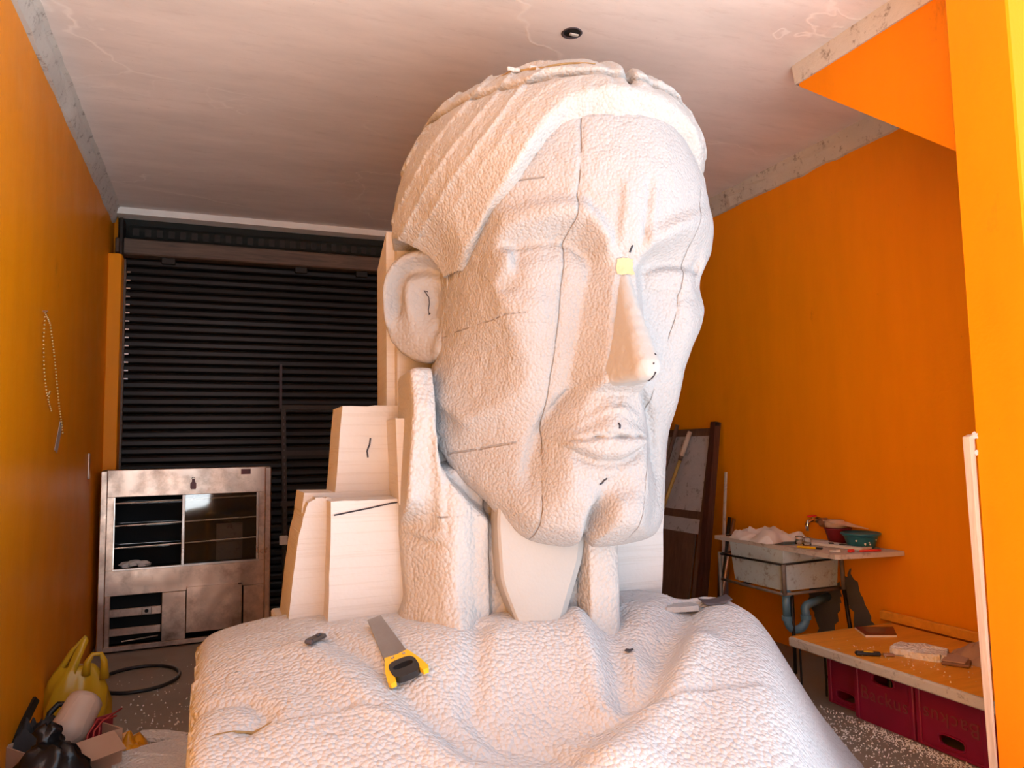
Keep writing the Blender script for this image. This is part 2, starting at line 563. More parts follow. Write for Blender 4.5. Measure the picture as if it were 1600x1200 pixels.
# ------------------------------------------------------------------ room
XL, XR, YB, ZC = -.93, 4.25, 7.75, 3.865
struct('floor', MB().box(((XL + XR) / 2, 4.6, -.05), (XR - XL + 1.0, 6.8, .1)), M['floor'])
struct('floor_street', MB().box((1.5, -9.8, -.08), (46, 22, .1)), M['street'])
struct('ceiling', MB().box((3.0, 4.65, ZC + .1), (8.6, 6.6, .2)), M['ceil'])  # front and right overhang out of view, added to block sun and sky
struct('wall_left', MB().box((XL - .1, 2.85, ZC / 2), (.2, 10.2, ZC)), M['wall'])  # front part runs unseen into the street, added to bounce orange light
struct('wall_right', MB().box((XR + .1, 4.97, ZC / 2), (.2, 5.96, ZC)), M['wall'])
struct('wall_back', MB().box(((XL + XR) / 2, YB + .1, ZC / 2), (XR - XL + .4, .2, ZC)), M['wall'])
struct('wall_front', MB().box((3.72, 2.075, ZC / 2), (1.56, .27, ZC), bev=.008), M['wall_pillar'])
# jamb pilaster beside the shutter
struct('trim_jamb', MB().box((XL + .055, 7.56, 1.70), (.11, .34, 3.40), bev=.006), M['wall'])
# rough cornices
def cornice(name, x0, x1, y0, y1, zb, side, seed):
    ys = np.arange(y0, y1 + .01, .12)
    V = []; F = []
    rg = np.random.RandomState(seed)
    for y in ys:
        j = rg.randn(4) * .006
        pr = [(x0, zb + j[0]), (x0 + side * (.03 + j[1]), zb + .01 + j[0]), (x0 + side * (.055 + j[1]), zb + .09), (x0 + side * (.06 + j[2]), zb + .12), (x1, ZC + .01 + j[3] * .2), (x0, ZC + .02)]
        V += [(px, y, pz) for px, pz in pr]
    n = 6
    for i in range(len(ys) - 1):
        for k in range(n):
            k2 = (k + 1) % n
            f = (i * n + k, i * n + k2, (i + 1) * n + k2, (i + 1) * n + k)
            F.append(f if side < 0 else f[::-1])
    F.append(tuple(range(n))); F.append(tuple((len(ys) - 1) * n + k for k in range(n))[::-1])
    return struct(name, MB().add(V, F), M['cove'])
cornice('trim_1', XL - .01, XL + .09, 1.6, 7.7, 3.73, 1, 1)
cornice('trim_2', XR + .01, XR - .06, 2.2, 7.7, 3.70, -1, 2)
# dropped stair flight on the right: sloping soffit, orange flank
SX = 3.20
st = struct('wall_stair', MB().prism([(SX, 3.40, ZC), (SX, 3.36, 3.72), (SX, 2.21, 2.80), (SX, 2.21, ZC)], (XR - SX, 0, 0)), M['wall_pillar'])
struct('trim_3', MB().prism([(SX - .012, 3.405, ZC), (SX - .012, 3.385, 3.74), (SX - .012, 2.21, 3.73), (SX - .012, 2.21, ZC)], (.03, 0, 0)), M['cove'])
struct('trim_4', MB().box((1.66, 7.60, 3.835), (5.1, .16, .06)), M['white_trim'])

# ceiling junction box
t_ = thing('ceiling_outlet_box', 'dark open round electrical box in the ceiling above the bust', 'outlet box', (1.775, 3.52, ZC))
build('rim', MB().lathe([(.050, .004), (.058, -.004), (.048, -.006), (.044, .0)], n=20), M['grey'], t_, True)
build('opening_dark', MB().lathe([(.046, -.001), (.030, -.003), (.0, -.003)], n=16), M['black_in'], t_)  # black disc painted as the dark inside the open box
build('bracket', MB().box((.012, .0, -.010), (.05, .016, .008)), M['cove'], t_)

# ------------------------------------------------------------------ rolling shutter
door = bpy.data.objects.new('door_1', None); COL.objects.link(door)
door.location = (0, 0, 0); door['kind'] = 'structure'
tag(door, 'closed black steel roller shutter across the back wall')
sx0, sx1 = XL + .10, XR - .02
P = .076
prof = [(0.0, .0), (-.010, .004), (-.020, .018), (-.020, .050), (-.012, .068), (-.004, .074), (0.006, .0745), (.006, .0)]
mb = MB()
segs = 8
V = []; F = []
for i in range(segs + 1):
    x = sx0 + (sx1 - sx0) * i / segs
    V += [(x, a, b) for a, b in prof]
n = len(prof)
for i in range(segs):
    for k in range(n):
        k2 = (k + 1) % n
        F.append((i * n + k, i * n + k2, (i + 1) * n + k2, (i + 1) * n + k))
F.append(tuple(range(n))[::-1]); F.append(tuple(segs * n + k for k in range(n)))
sl = build('slat', MB().add(V, [f[::-1] for f in F]), M['slat'], door)
sl.location = (0, 7.62, 0.0)
zz = 0.0
for i in range(1, 45):
    c = sl.copy(); COL.objects.link(c); c.parent = door
    c.location = (0, 7.62 + random.uniform(-.002, .002), i * P)
    c.rotation_euler = (random.uniform(-.05, .05), 0, 0)
build('header_beam', MB().box((1.66, 7.57, 3.50), (5.1, .16, .15), bev=.012), M['shutter_box'], door)
build('roller', MB().tube([(XL + .14, 7.66, 3.66), (XR - .05, 7.66, 3.66)], .075, 14), M['gap'], door, True)
build('gap_panel', MB().box((1.66, 7.70, 3.70), (5.1, .02, .32)), M['gap'], door)  # black sheet painted as the dark of the gap, hides the lit wall
mb = MB()
for i in range(46): mb.box((XL + .2 + i * .10, 7.58, 3.655), (.05, .012, .07))
o = build('ribs', mb, M['black_iron'], door); o['kind'] = 'stuff'
build('guide_rail', MB().box((XL + .118, 7.60, 1.70), (.022, .05, 3.40), bev=.004), M['shutter_box'], door)
for x in (-.45, .75, 1.35): build('bracket', MB().box((x, 7.57, 3.40), (.12, .03, .06), bev=.006), M['black_iron'], door)
br = build('roller_plate', MB().box((XL + .10, 7.50, 3.56), (.03, .22, .34), bev=.006), M['black_iron'], door)
for i in range(14):
    b_ = build('slat_clip', MB().box((XL + .145, 7.595, 3.28 - i * P), (.035, .012, .012)), M['chrome'], door)

# ------------------------------------------------------------------ the foam bust
# local frame: x to the room's right, y into the room, z up; turned 5 degrees
bust = thing('bust_sculpture', 'giant white rough-carved foam bust of a head with closed eyes on wide shoulders', 'sculpture', (1.45, 2.48, 0), R(-5))
BM = (Matrix.Translation((1.45, 2.48, 0)) @ Matrix.Rotation(R(-5), 4, 'Z'))
BI = BM.inverted()
def dome(x, y, z, g=0.0):
    u = np.abs(x - .002) / (.80 + g); w = np.abs(y - .775) / (.95 + g); s = np.abs(z - 2.179) / (1.089 + g)
    a = (u ** 1.8 + w ** 1.8)
    return ((a ** (3.361 / 1.8) + s ** 3.361) ** (1 / 3.361) - 1) * .8
ZO = [(0, 2.972), (.15, 2.96), (.25, 2.925), (.32, 2.86), (.38, 2.78), (.43, 2.70), (.50, 2.59), (.535, 2.495), (.565, 2.44), (.585, 2.44), (.63, 2.53), (.68, 2.57), (1, 2.59)]

def face_front(x, z):
    """depth of the face front as a height field over x, z (numpy arrays broadcast)"""
    xm = smooth_itp(z, [(1.2, -.055), (1.32, -.05), (1.64, -.03), (1.85, -.008), (2.2, .0), (2.45, .03), (3.1, .045)])
    u = x - xm
    au = np.abs(u)
    # forehead
    fore = smooth_itp(z, [(2.3, .02), (2.36, .0), (2.45, -.028), (2.7, -.048), (2.9, -.01), (3.05, .06), (3.2, .16)])
    fore = fore + .155 * (au / .42) ** 2.3
    # cheek / eye plane
    eye = smooth_itp(z, [(1.0, .18), (1.1, .155), (1.2, .14), (1.32, .14), (1.44, .165), (1.57, .17), (1.7, .19), (1.85, .165), (2.0, .125), (2.15, .105), (2.4, .10)])
    eye = eye + .055 * (au / .42) ** 2.0 + .035 * sst(.30, .48, au) + sst(1.9, 1.55, z) * .10 * (au / .35) ** 2
    zup = itp(u, [(-.6, 2.45), (-.47, 2.475), (-.40, 2.485), (-.28, 2.492), (-.19, 2.478), (-.13, 2.42), (-.09, 2.365), (-.06, 2.345), (.05, 2.35), (.12, 2.40), (.24, 2.46), (.42, 2.535), (.6, 2.54)])
    zlo = itp(u, [(-.6, 2.37), (-.43, 2.40), (-.25, 2.415), (-.17, 2.385), (-.125, 2.345), (-.09, 2.30), (-.04, 2.27), (.04, 2.27), (.08, 2.30), (.24, 2.345), (.45, 2.345), (.6, 2.34)])
    s = sst(0, 1, (z - zlo) / (zup - zlo))
    y = eye * (1 - s) + fore * s
    # brow roll
    d = z - (zup + .015)
    y = y - .030 * gau(d, .045) * sst(.03, .10, au)
    y = y + .010 * gau(z - zup - .085, .035) * sst(.08, .16, au)
    y = y + .018 * gau(z - zlo + .004, .022) * sst(.10, .16, au)
    # frown creases
    for xc0, xc1, za, zb in ((-.026, -.042, 2.57, 2.38), (.100, .078, 2.60, 2.40)):
        xc = xc0 + (xc1 - xc0) * (za - z) / (za - zb)
        msk = sst(zb - .05, zb + .02, z) * sst(za + .07, za - .03, z)
        y = y + .009 * gau(x - xc, .010) * msk - .011 * gau(x - xc - .026, .016) * msk
    y = y - .02 * gau(x - .03, .05) * sst(2.3, 2.4, z) * sst(2.75, 2.5, z)
    # closed eyes: thin lid bands
    for sg in (-1, 1):
        amp = .012 if sg < 0 else .022
        e = sst(.10, .16, u * sg) * sst(.47, .40, u * sg)
        lowz = 2.235 if sg < 0 else 2.225
        y = y - amp * e * sst(lowz - .012, lowz + .012, z) * sst(2.36, 2.30, z)
        # outer corner bump and hollow beside it
        y = y - .035 * gau(u * sg - .45, .035) * gau(z - 2.345, .05)
        y = y + .022 * gau(u * sg - .395, .022) * gau(z - 2.33, .06)
        # cheekbone
        y = y - .030 * gau(u * sg - .36, .10) * gau(z - 2.12, .10)
        y = y + .028 * gau(u * sg - .43, .05) * gau(z - 2.245, .03)
    # nose block
    zt = np.clip((2.30 - z) / .45, 0, 1)
    a = .115 + .050 * zt
    b = .040 + .050 * zt
    pr = (1 - s) * (.085 + .070 * zt) * sst(1.80, 1.87, z) * sst(2.46, 2.34, z)
    y = y - pr * np.clip((a - au) / (a - b), 0, 1)
    # muzzle mound
    hw = itp(z, [(1.1, .30), (1.40, .27), (1.5, .255), (1.65, .235), (1.72, .21), (1.80, .165), (1.86, .12), (1.95, .05)])
    q = au / hw
    mz = sst(1.06, .60, q) * sst(1.90, 1.82, z) * sst(1.30, 1.46, z)
    y = y - .085 * mz
    y = y + .035 * gau(q - 1.08, .12) * sst(1.90, 1.78, z) * sst(1.40, 1.55, z)
    y = y - .05 * gau(u, .10) * gau(z - 1.72, .10)
    # philtrum
    y = y + .008 * gau(u, .02) * gau(z - 1.79, .05)
    # lips
    ztop = itp(u, [(-.21, 1.625), (-.16, 1.67), (-.10, 1.715), (-.04, 1.745), (.02, 1.747), (.08, 1.725), (.13, 1.68), (.17, 1.63)])
    zbot = itp(u, [(-.21, 1.625), (-.15, 1.595), (-.06, 1.558), (.04, 1.556), (.11, 1.585), (.17, 1.63)])
    zm = itp(u, [(-.21, 1.625), (-.10, 1.637), (-.03, 1.648), (.02, 1.640), (.08, 1.646), (.17, 1.632)])
    lw = sst(.215, .17, -u) * sst(.175, .14, u)
    y = y - .014 * gau(z - ztop, .012) * lw
    up = sst(0, 1, (ztop - z) / np.maximum(ztop - zm, .01)) * (z > zm)
    y = y - .042 * up * lw
    lo = np.sqrt(np.clip(1 - ((z - (zm + zbot) / 2) / np.maximum((zm - zbot) / 2 + .006, .01)) ** 2, 0, 1)) * (z <= zm)
    y = y - .048 * lo * lw
    y = y + .020 * gau(z - zm, .007) * lw
    y = y + .022 * gau(z - zbot + .02, .022) * sst(.2, .1, au)
    # labiomental hollow, folds, chin lobes, cleft
    y = y + .045 * gau(u - .0, .10) * gau(z - 1.445, .05)
    y = y + .014 * gau(x - .165 - (z - 1.5) * .06, .022) * sst(1.36, 1.44, z) * sst(1.62, 1.52, z)
    y = y - .095 * np.exp(-np.abs((x - .04) / .11) ** 3 - np.abs((z - 1.275) / .13) ** 3)
    y = y - .035 * np.exp(-((x + .225) / .14) ** 4 - ((z - 1.28) / .15) ** 4)
    xc = itp(z, [(1.15, -.115), (1.27, -.095), (1.36, -.075), (1.42, -.05)])
    y = y + .13 * np.exp(-((x - xc) / .032) ** 2) * sst(1.45, 1.33, z)
    # joints
    y = y + .010 * gau(x + .415 + (-.09) * z, .008) + .008 * gau(x + .235 - .24 * z, .007) * (z > 1.8)
    return y

# ---- head
h = .0105
lo, hi = (-.82, -.24, 1.02), (.78, 1.30, 3.22)
ax, ay, az = axes(lo, hi, h)
X2, Z2 = ax[:, None], az[None, :]
YF = face_front(X2, Z2)
YF = YF + .0035 * vnoise(X2 * 38, np.full_like(YF, .3), Z2 * 38) + .004 * vnoise(X2 * 15, np.full_like(YF, 4.3), Z2 * 15)
An = smooth_itp(az, [(1.08, .20), (1.18, .26), (1.32, .31), (1.44, .335), (1.58, .36), (1.72, .335), (1.83, .30), (1.95, .35), (2.08, .405), (2.18, .43), (2.35, .44), (2.6, .44), (2.75, .41), (2.9, .34), (3.05, .25)], .05)
Bn = smooth_itp(az, [(1.08, .28), (1.20, .40), (1.33, .50), (1.5, .615), (1.65, .660), (1.85, .655), (2.0, .605), (2.2, .572), (2.4, .568), (2.6, .58), (2.9, .57)], .05)
yy = ay[:, None]
kk = np.where(yy < .15, .9 * (yy - .15) / .3, sst(0, 1, (yy - .15) / .34 * .5) * 0 + np.sin(np.clip((yy - .15) / .33, 0, 1) * math.pi / 2))
kn = np.where(yy < .15, .9 * (yy - .15) / .3, np.sin(np.clip((yy - .15) / .60, 0, 1) * math.pi / 2) * .55 + .45 * np.clip((yy - .15) / .52, 0, 1))
NS = An[None, :] + (Bn - An)[None, :] * kn
NS = NS + np.where(yy < .15, (yy - .15) * .4, 0)
# far side
Af = smooth_itp(az, [(1.10, .13), (1.2, .19), (1.31, .235), (1.44, .26), (1.54, .275), (1.64, .29), (1.75, .315), (1.92, .345), (2.02, .385), (2.1, .43), (2.18, .455), (2.24, .445), (2.30, .425), (2.36, .455), (2.44, .50), (2.52, .515), (2.6, .51), (2.75, .46), (2.9, .38), (3.05, .28)], .018)
Bf = Af + .09
FS = Af[None, :] + (Bf - Af)[None, :] * kk + np.where(yy < .15, (yy - .15) * .35, 0)
# cheek hollow ridge on the near side
yz_d = polyd(yy, az[None, :], [(.64, 1.84), (.46, 1.74), (.23, 1.60), (.17, 1.52)])
NS = NS + .020 * gau(yz_d, .035) * (yy > .1)
below = polyd(yy, az[None, :], [(.64, 1.76), (.46, 1.65), (.25, 1.52)])
NS = NS - .014 * gau(below, .05)
NS = NS - .020 * gau(yy - .36, .16) * gau(az[None, :] - 1.95, .13)
NSn = NS + .004 * vnoise(np.full_like(NS, 1.7), yy * 36, az[None, :] * 36) + .006 * vnoise(np.full_like(NS, 6.7), yy * 11, az[None, :] * 11)
F = smax(YF[:, None, :] - ay[None, :, None], -ax[:, None, None] - NSn[None], .022)
F = smax(F, ax[:, None, None] - FS[None], .05)
# jaw underside: rises from the chin to the ear
zj = itp(ay, [(-.3, 1.14), (.16, 1.145), (.24, 1.155), (.33, 1.20), (.49, 1.40), (.62, 1.58), (.69, 1.70), (.75, 1.86), (.82, 2.05), (1.4, 2.3)])
zj2 = zj[None, :] + .10 * gau(ax + .095, .03)[:, None] + .012 * np.sin(ax * 9)[:, None]
F = smax(F, zj2[:, :, None] - az[None, None, :], .05)
D0 = dome(ax[:, None, None], ay[None, :, None], az[None, None, :])
F = smax(F, D0 + .040, .04)
V_, F_ = nets(F.astype(np.float32), lo, h)
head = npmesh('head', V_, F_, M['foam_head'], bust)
head_bvh = BVHTree.FromPolygons([Vector(v) for v in V_.tolist()], F_.tolist())

# ---- hair
h2 = .0085
lo, hi = (-.84, -.26, 2.36), (.84, 1.34, 3.34)
ax, ay, az = axes(lo, hi, h2)
x3, y3, z3 = ax[:, None, None], ay[None, :, None], az[None, None, :]
D = dome(x3, y3, z3)
zo = np.where(ax < .03, smooth_itp(np.abs(ax - .03), ZO, .015), smooth_itp(np.abs(ax - .03), [(0, 2.972), (.15, 2.965), (.25, 2.945), (.32, 2.91), (.38, 2.86), (.43, 2.80), (.50, 2.745), (.6, 2.73), (1, 2.73)], .03))
ZS = [(0, 2.972), (.15, 2.96), (.25, 2.925), (.32, 2.86), (.38, 2.78), (.43, 2.70), (.50, 2.59), (.56, 2.49), (.66, 2.30), (.80, 1.98), (1, 1.5)]
zs_ = smooth_itp(np.abs(ax - .03), ZS, .05)
zsl = np.sqrt(1 + np.gradient(zs_, ax) ** 2)
edge = zo[:, None, None] - z3
q = -edge
grow = sst(.10, .16, q)
side = sst(-.12, -.30, x3) + sst(.12, .30, x3) * .6
# combed strands: fine raised lines fanning back from the temples
tq = (z3 - zs_[:, None, None]) / zsl[:, None, None] + .004 * np.sin(z3 * 9)
ph = tq / .062
fr = np.abs((ph % 1.0) - .5)
strand = gau(fr, .13) * sst(.085, .11, tq) * sst(.46, .36, tq)
D = D - .010 * strand * np.clip(side, 0, 1)
# upper slab stands a little proud of the joint
wv = 3.065 + .015 * np.sin(x3 * 7 + 1) + .012 * vnoise(x3 * 9, y3 * 9, z3 * 0 + 2.2)
D = D - .012 * sst(-.006, .006, z3 - wv) + .020 * gau(z3 - wv, .010)
# parting notch near the middle
D = D + .035 * gau(x3 - .085 - (y3 - .1) * .3, .020) * sst(2.98, 3.08, z3)
D = D + .010 * gau(np.abs(x3 - .085) - .10, .03) * sst(2.99, 3.05, z3)
D = D + .003 * vnoise(x3 * 34, y3 * 34, z3 * 34) + .002 * vnoise(x3 * 12, y3 * 12, z3 * 12)
D = D + .055 * sst(.36, .52, x3) * sst(2.98, 2.80, z3)
D = D + .115 * sst(-.34, -.54, x3) * sst(2.80, 2.42, z3) * sst(.86, .50, y3)
F = smax(D, edge + 1.15 * D + .012 * vnoise(x3 * 7, y3 * 7, z3 * 7) * 0, .026)
F = smax(F, -(D + .30), .01)
# clear of the ear
ecut = 1 - np.sqrt(((y3 - .88) / .25) ** 2 + ((z3 - 2.285) / .30) ** 2)
F = smax(F, np.where(x3 < -.3, ecut * .24, -1.0), .015)
# unfinished back: flat cut, side ends in front of the stacked slabs
F = smax(F, y3 - 1.25, .02)
F = smax(F, np.where(x3 < 0, sst(0, 1, 0) + (y3 - (1.0 + sst(2.60, 2.9, z3) * .4)), -1.0) + 0 * z3, .02)
V_, F_ = nets(F.astype(np.float32), lo, h2)
hair = npmesh('hair', V_, F_, M['foam_hair'], bust)
hair_bvh = BVHTree.FromPolygons([Vector(v) for v in V_.tolist()], F_.tolist())
# torn gap under the crown slab
pts = []
for xx in np.linspace(-.42, -.08, 14):
    r_ = hair_bvh.ray_cast(Vector((xx, -1.2, 3.045 + .008 * math.sin(xx * 30))), Vector((0, 1, .06)))
    if r_[0]: pts.append(r_[0] + Vector((0, -.003, 0)))
if len(pts) > 3:
    build('glue_seam', MB().tube(pts, [.002 + .005 * math.sin(math.pi * i / (len(pts) - 1)) * random.uniform(.6, 1) for i in range(len(pts))], 7), M['gap_glue'], bust, True)
for i in range(4):
    mb = MB()
    p = pts[min(len(pts) - 1, 2 + i)] if len(pts) > 8 else Vector((-.3, 0, 3.07))
    mb.box(p + Vector((random.uniform(-.02, .02), -.006, random.uniform(-.012, .012))), (.035, .012, .016), rz=random.uniform(-.6, .6), rx=random.uniform(-.6, .6), bev=.003)
    build('torn_flake', mb, M['foam_rough'], bust)

# ---- nose, a separate glued-on wedge
h3 = .007
lo, hi = (-.20, -.27, 1.78), (.20, .16, 2.33)
ax, ay, az = axes(lo, hi, h3)
x3, y3, z3 = ax[:, None, None], ay[None, :, None], az[None, None, :]
tt = (2.275 - z3) / .41
yr = np.interp(tt, [-.2, 0, .5, .9, 1.1], [.02, .008, -.105, -.205, -.215])
wf = .016 + .030 * np.clip(tt, 0, 1)
wb = .034 + .066 * np.clip(tt, 0, 1.1) ** 1.1
yb = .03 + .065 * np.clip(tt, 0, 1)
xn = .010 - .016 * np.clip(tt, 0, 1)
wall = wf + (wb - wf) * np.clip((y3 - yr) / (yb - yr), -.3, 1.3)
F = smax(yr - y3, np.abs(x3 - xn) - wall, .035)
F = smax(F, (1.835 - (y3 + .2) * .02) - z3, .055)
F = smax(F, z3 - 2.268, .012)
F = smax(F, y3 - .14, .01)
F = F + .0018 * vnoise(x3 * 50, y3 * 50, z3 * 50)
V_, F_ = nets(F.astype(np.float32), lo, h3)
nose = npmesh('nose', V_, F_, M['foam_smooth'], bust)
nose_bvh = BVHTree.FromPolygons([Vector(v) for v in V_.tolist()], F_.tolist())
# yellow glue patch at the bridge
def drape(name, quad, nx, nz, off, mat, bvh=None, jit=.003):
    V = []; Fs = []
    for i in range(nx + 1):
        for k in range(nz + 1):
            a, b = i / nx, k / nz
            x = (quad[0][0] * (1 - a) + quad[1][0] * a) * (1 - b) + (quad[3][0] * (1 - a) + quad[2][0] * a) * b + random.uniform(-jit, jit)
            z = (quad[0][1] * (1 - a) + quad[1][1] * a) * (1 - b) + (quad[3][1] * (1 - a) + quad[2][1] * a) * b + random.uniform(-jit, jit)
            hit = (bvh or head_bvh).ray_cast(Vector((x, -1.0, z)), Vector((0, 1, 0)))
            y = hit[0].y if hit[0] else 0
            V.append((x, y - off, z))
    for i in range(nx):
        for k in range(nz):
            p = i * (nz + 1) + k
            Fs.append((p, p + nz + 1, p + nz + 2, p + 1))
    return build(name, MB().add(V, Fs), mat, bust, True)
drape('glue_patch', [(-.028, 2.262), (.045, 2.262), (.042, 2.325), (-.022, 2.325)], 6, 6, .005, M['glue'])

# ---- ear
def make_ear():
    es = Vector((-.70, .714, 0)).normalized(); en = Vector((-.714, -.70, 0)).normalized(); ez = Vector((.02, 0, 1)).normalized()
    c = Vector((-.640, .815, 2.268))
    # outline in (s back+, t up), normalised
    OUT = [(-1.00, .30), (-.98, .45), (-.86, .66), (-.62, .84), (-.30, .94), (.08, .975), (.42, .93), (.72, .82), (.92, .62), (1.0, .40), (.98, .12), (.95, -.15), (.93, -.35), (.80, -.58), (.50, -.80), (.15, -.96), (-.22, -1.02), (-.55, -1.0), (-.78, -.86), (-.90, -.58), (-.93, -.28), (-.98, .02)]
    n = len(OUT)
    def outline(a):
        # resample by angle
        best = None
        for i in range(n):
            p, q_ = OUT[i], OUT[(i + 1) % n]
            d = (math.cos(a), math.sin(a))
            den = d[0] * (q_[1] - p[1]) - d[1] * (q_[0] - p[0])
            if abs(den) < 1e-9: continue
            t = (p[0] * (q_[1] - p[1]) - p[1] * (q_[0] - p[0])) / den
            s_ = (p[0] * d[1] - p[1] * d[0]) / den
            if t > 0 and -1e-6 <= s_ <= 1 + 1e-6: best = t
        return best or 1.0
    NA, NR = 96, 34
    V = []; Fs = []
    W, H_ = .203, .268
    def height(s, t, r):
        # r = 0 centre .. 1 rim
        z = .040
        rim = gau(r - .88, .11)
        top = sst(-.55, -.1, t) if s > -.2 else sst(.0, .25, t)
        z += .035 * rim * float(top)
        z -= .044 * gau(r - .66, .13) * float(sst(-.30, .1, t))           # scapha
        z -= .068 * math.exp(-((s + .28) / .26) ** 2 - ((t - .05) / .40) ** 2)   # concha
        z += .028 * math.exp(-((s - .22 - .10 * t) / .16) ** 2 - ((t - .15) / .42) ** 2)  # antihelix
        z += .020 * math.exp(-((s + .72) / .16) ** 2 - ((t + .08) / .22) ** 2)   # tragus
        z -= .030 * math.exp(-((s + .45) / .12) ** 2 - ((t + .42) / .15) ** 2)   # notch
        z += .030 * math.exp(-((s + .65) / .22) ** 2 - ((t + .80) / .25) ** 2)   # lobe front
        z += .010 * math.exp(-((s - .1) / .5) ** 2 - ((t + .65) / .3) ** 2)
        return float(z)
    V.append(c + en * height(0, 0, 0))
    oa = [outline(2 * math.pi * j / NA) for j in range(NA)]
    oa = [(oa[j - 1] + oa[j] * 2 + oa[(j + 1) % NA]) / 4 for j in range(NA)]
    for i in range(1, NR + 1):
        r = i / NR
        for j in range(NA):
            a = 2 * math.pi * j / NA
            s, t = math.cos(a) * oa[j] * r, math.sin(a) * oa[j] * r
            hh = height(s, t, r)
            if r > .94: hh -= .010 * ((r - .94) / .06) ** 2
            hh += random.uniform(-.0008, .0008)
            V.append(c + es * (s * W) + ez * (t * H_) + en * hh)
    for dep, sc in ((.02, 1.01), (-.03, 1.0), (-.09, .96)):
        for j in range(NA):
            a = 2 * math.pi * j / NA
            V.append(c + es * (math.cos(a) * oa[j] * W * sc) + ez * (math.sin(a) * oa[j] * H_ * sc) + en * dep)
    nr = NR + 3
    for j in range(NA):
        Fs.append((0, 1 + j, 1 + (j + 1) % NA))
    for i in range(nr - 1):
        for j in range(NA):
            j2 = (j + 1) % NA
            Fs.append((1 + i * NA + j, 1 + (i + 1) * NA + j, 1 + (i + 1) * NA + j2, 1 + i * NA + j2))
    Fs.append(tuple(1 + (nr - 1) * NA + j for j in range(NA)))
    # orientation check
    mb = MB().add(V, Fs)
    a, b, d = (Vector(V[k]) for k in Fs[0])
    if (b - a).cross(d - a).dot(en) < 0: mb.f = [f[::-1] for f in mb.f]
    return build('ear', mb, M['foam_face'], bust, True), c, es, en, ez
ear, ec, es, en, ez = make_ear()
build('wire', MB().tube([ec + es * s_ + ez * t_ + en * d_ for s_, t_, d_ in ((-.045, .055, .030), (-.035, .06, .045), (-.05, .03, .03), (-.058, .0, .035), (-.056, -.03, .04), (-.068, -.055, .05), (-.075, -.05, .05))], .0025, 6), M['ink'], bust)

# ---- neck
h4 = .012
lo, hi = (-.86, .16, .62), (.22, .95, 2.06)
ax, ay, az = axes(lo, hi, h4)
X2, Z2 = ax[:, None], az[None, :]
fl = sst(1.15, .85, Z2)
YN = .40 + 0 * X2 + 0 * Z2
YN = YN + .22 * np.clip((-.58 - X2) / .20, 0, 2) ** 2 * sst(1.42, 1.25, Z2)
YN = YN + .020 * np.clip(np.sin((X2 + .62) * 26), 0, 1) * sst(-.48, -.54, X2) * -1
YN = YN - .10 * fl ** 2 * sst(-.45, -.60, X2)
YN = YN - .03 * gau(X2 + .62, .05) * sst(1.5, 1.2, Z2)
YN = YN + .04 * sst(-.44, -.425, X2) * sst(.02, -.02, X2)                 # panels behind the throat wedge
rc = sst(-.06, -.03, X2)
YN = YN * (1 - rc) + rc * (.33 + .9 * np.clip(X2 - .045, 0, 1) ** 2 * 8)
YN = YN + .03 * gau(Z2 - 1.23 - .02 * np.sin(X2 * 22), .012) * sst(-.62, -.68, X2)
YN = YN - .03 * sst(1.23, 1.27, Z2) * sst(-.62, -.68, X2)
YN = YN + .007 * vnoise(X2 * 20, X2 * 0 + .5, Z2 * 14) + .004 * vnoise(X2 * 45, X2 * 0 + 3.5, Z2 * 45) * sst(-.50, -.56, X2)
YN = YN + .015 * gau(X2 + .44, .008)
zt_ = itp(X2, [(-.80, 2.1), (-.70, 2.0), (-.665, 1.70), (-.64, 1.56), (-.60, 1.46), (-.52, 1.375), (-.45, 1.31), (-.35, 1.22), (-.1, 1.17)])
YN = YN + .02 + sst(-.01, .05, Z2 - zt_) * itp(X2, [(-.72, .0), (-.66, .02), (-.62, .14), (-.5, .10), (-.35, .06), (-.2, 0)]) + .05 * sst(1.25, 1.29, Z2) * sst(-.64, -.68, X2) + .30 * sst(1.50, 1.62, Z2) * sst(-.650, -.625, X2) + .07 * sst(1.75, 1.95, Z2)
left = .765 + .03 * np.sin(az * 6) * .5 + .05 * sst(1.0, .85, az)
F = smax(YN[:, None, :] - ay[None, :, None], -ax[:, None, None] - left[None, None, :], .03)
F = smax(F, ax[:, None, None] - .125, .03)
F = np.maximum(F, ay[None, :, None] - .90)
F = smax(F, az[None, None, :] - 1.95 + 0 * F, .04)
F = np.maximum(F, .66 - az[None, None, :])
V_, F_ = nets(F.astype(np.float32), lo, h4)
neck = npmesh('neck', V_, F_, M['foam_neck'], bust)
# throat wedge
mb = MB()
V = []; Fs = []
zs = np.linspace(1.42, .80, 14)
for z in zs:
    xl = np.interp(z, [.80, .87, 1.07, 1.30, 1.42], [-.31, -.345, -.418, -.425, -.41])
    xr = np.interp(z, [.80, .87, 1.15, 1.30, 1.42], [-.17, -.145, -.04, -.02, -.02])
    y0 = np.interp(z, [.87, 1.1, 1.42], [.318, .33, .36])
    ring = [(xl, y0 + .12), (xl, y0 + .016), (xl + .010, y0 + .004)]
    for k in range(1, 6): ring.append((xl + .010 + (xr - .05 - xl - .010) * k / 6, y0 - .006 * math.sin(math.pi * k / 6)))
    ring += [(xr - .05, y0 + .004), (xr - .012, y0 + .04), (xr, y0 + .12)]
    V += [(a, b, z) for a, b in ring]
nr = len(ring)
for i in range(len(zs) - 1):
    for k in range(nr):
        k2 = (k + 1) % nr
        Fs.append((i * nr + k, (i + 1) * nr + k, (i + 1) * nr + k2, i * nr + k2))
Fs.append(tuple(range(nr))); Fs.append(tuple((len(zs) - 1) * nr + k for k in range(nr))[::-1])
build('throat_wedge', MB().add(V, Fs), M['foam_smooth'], bust, auto=28)
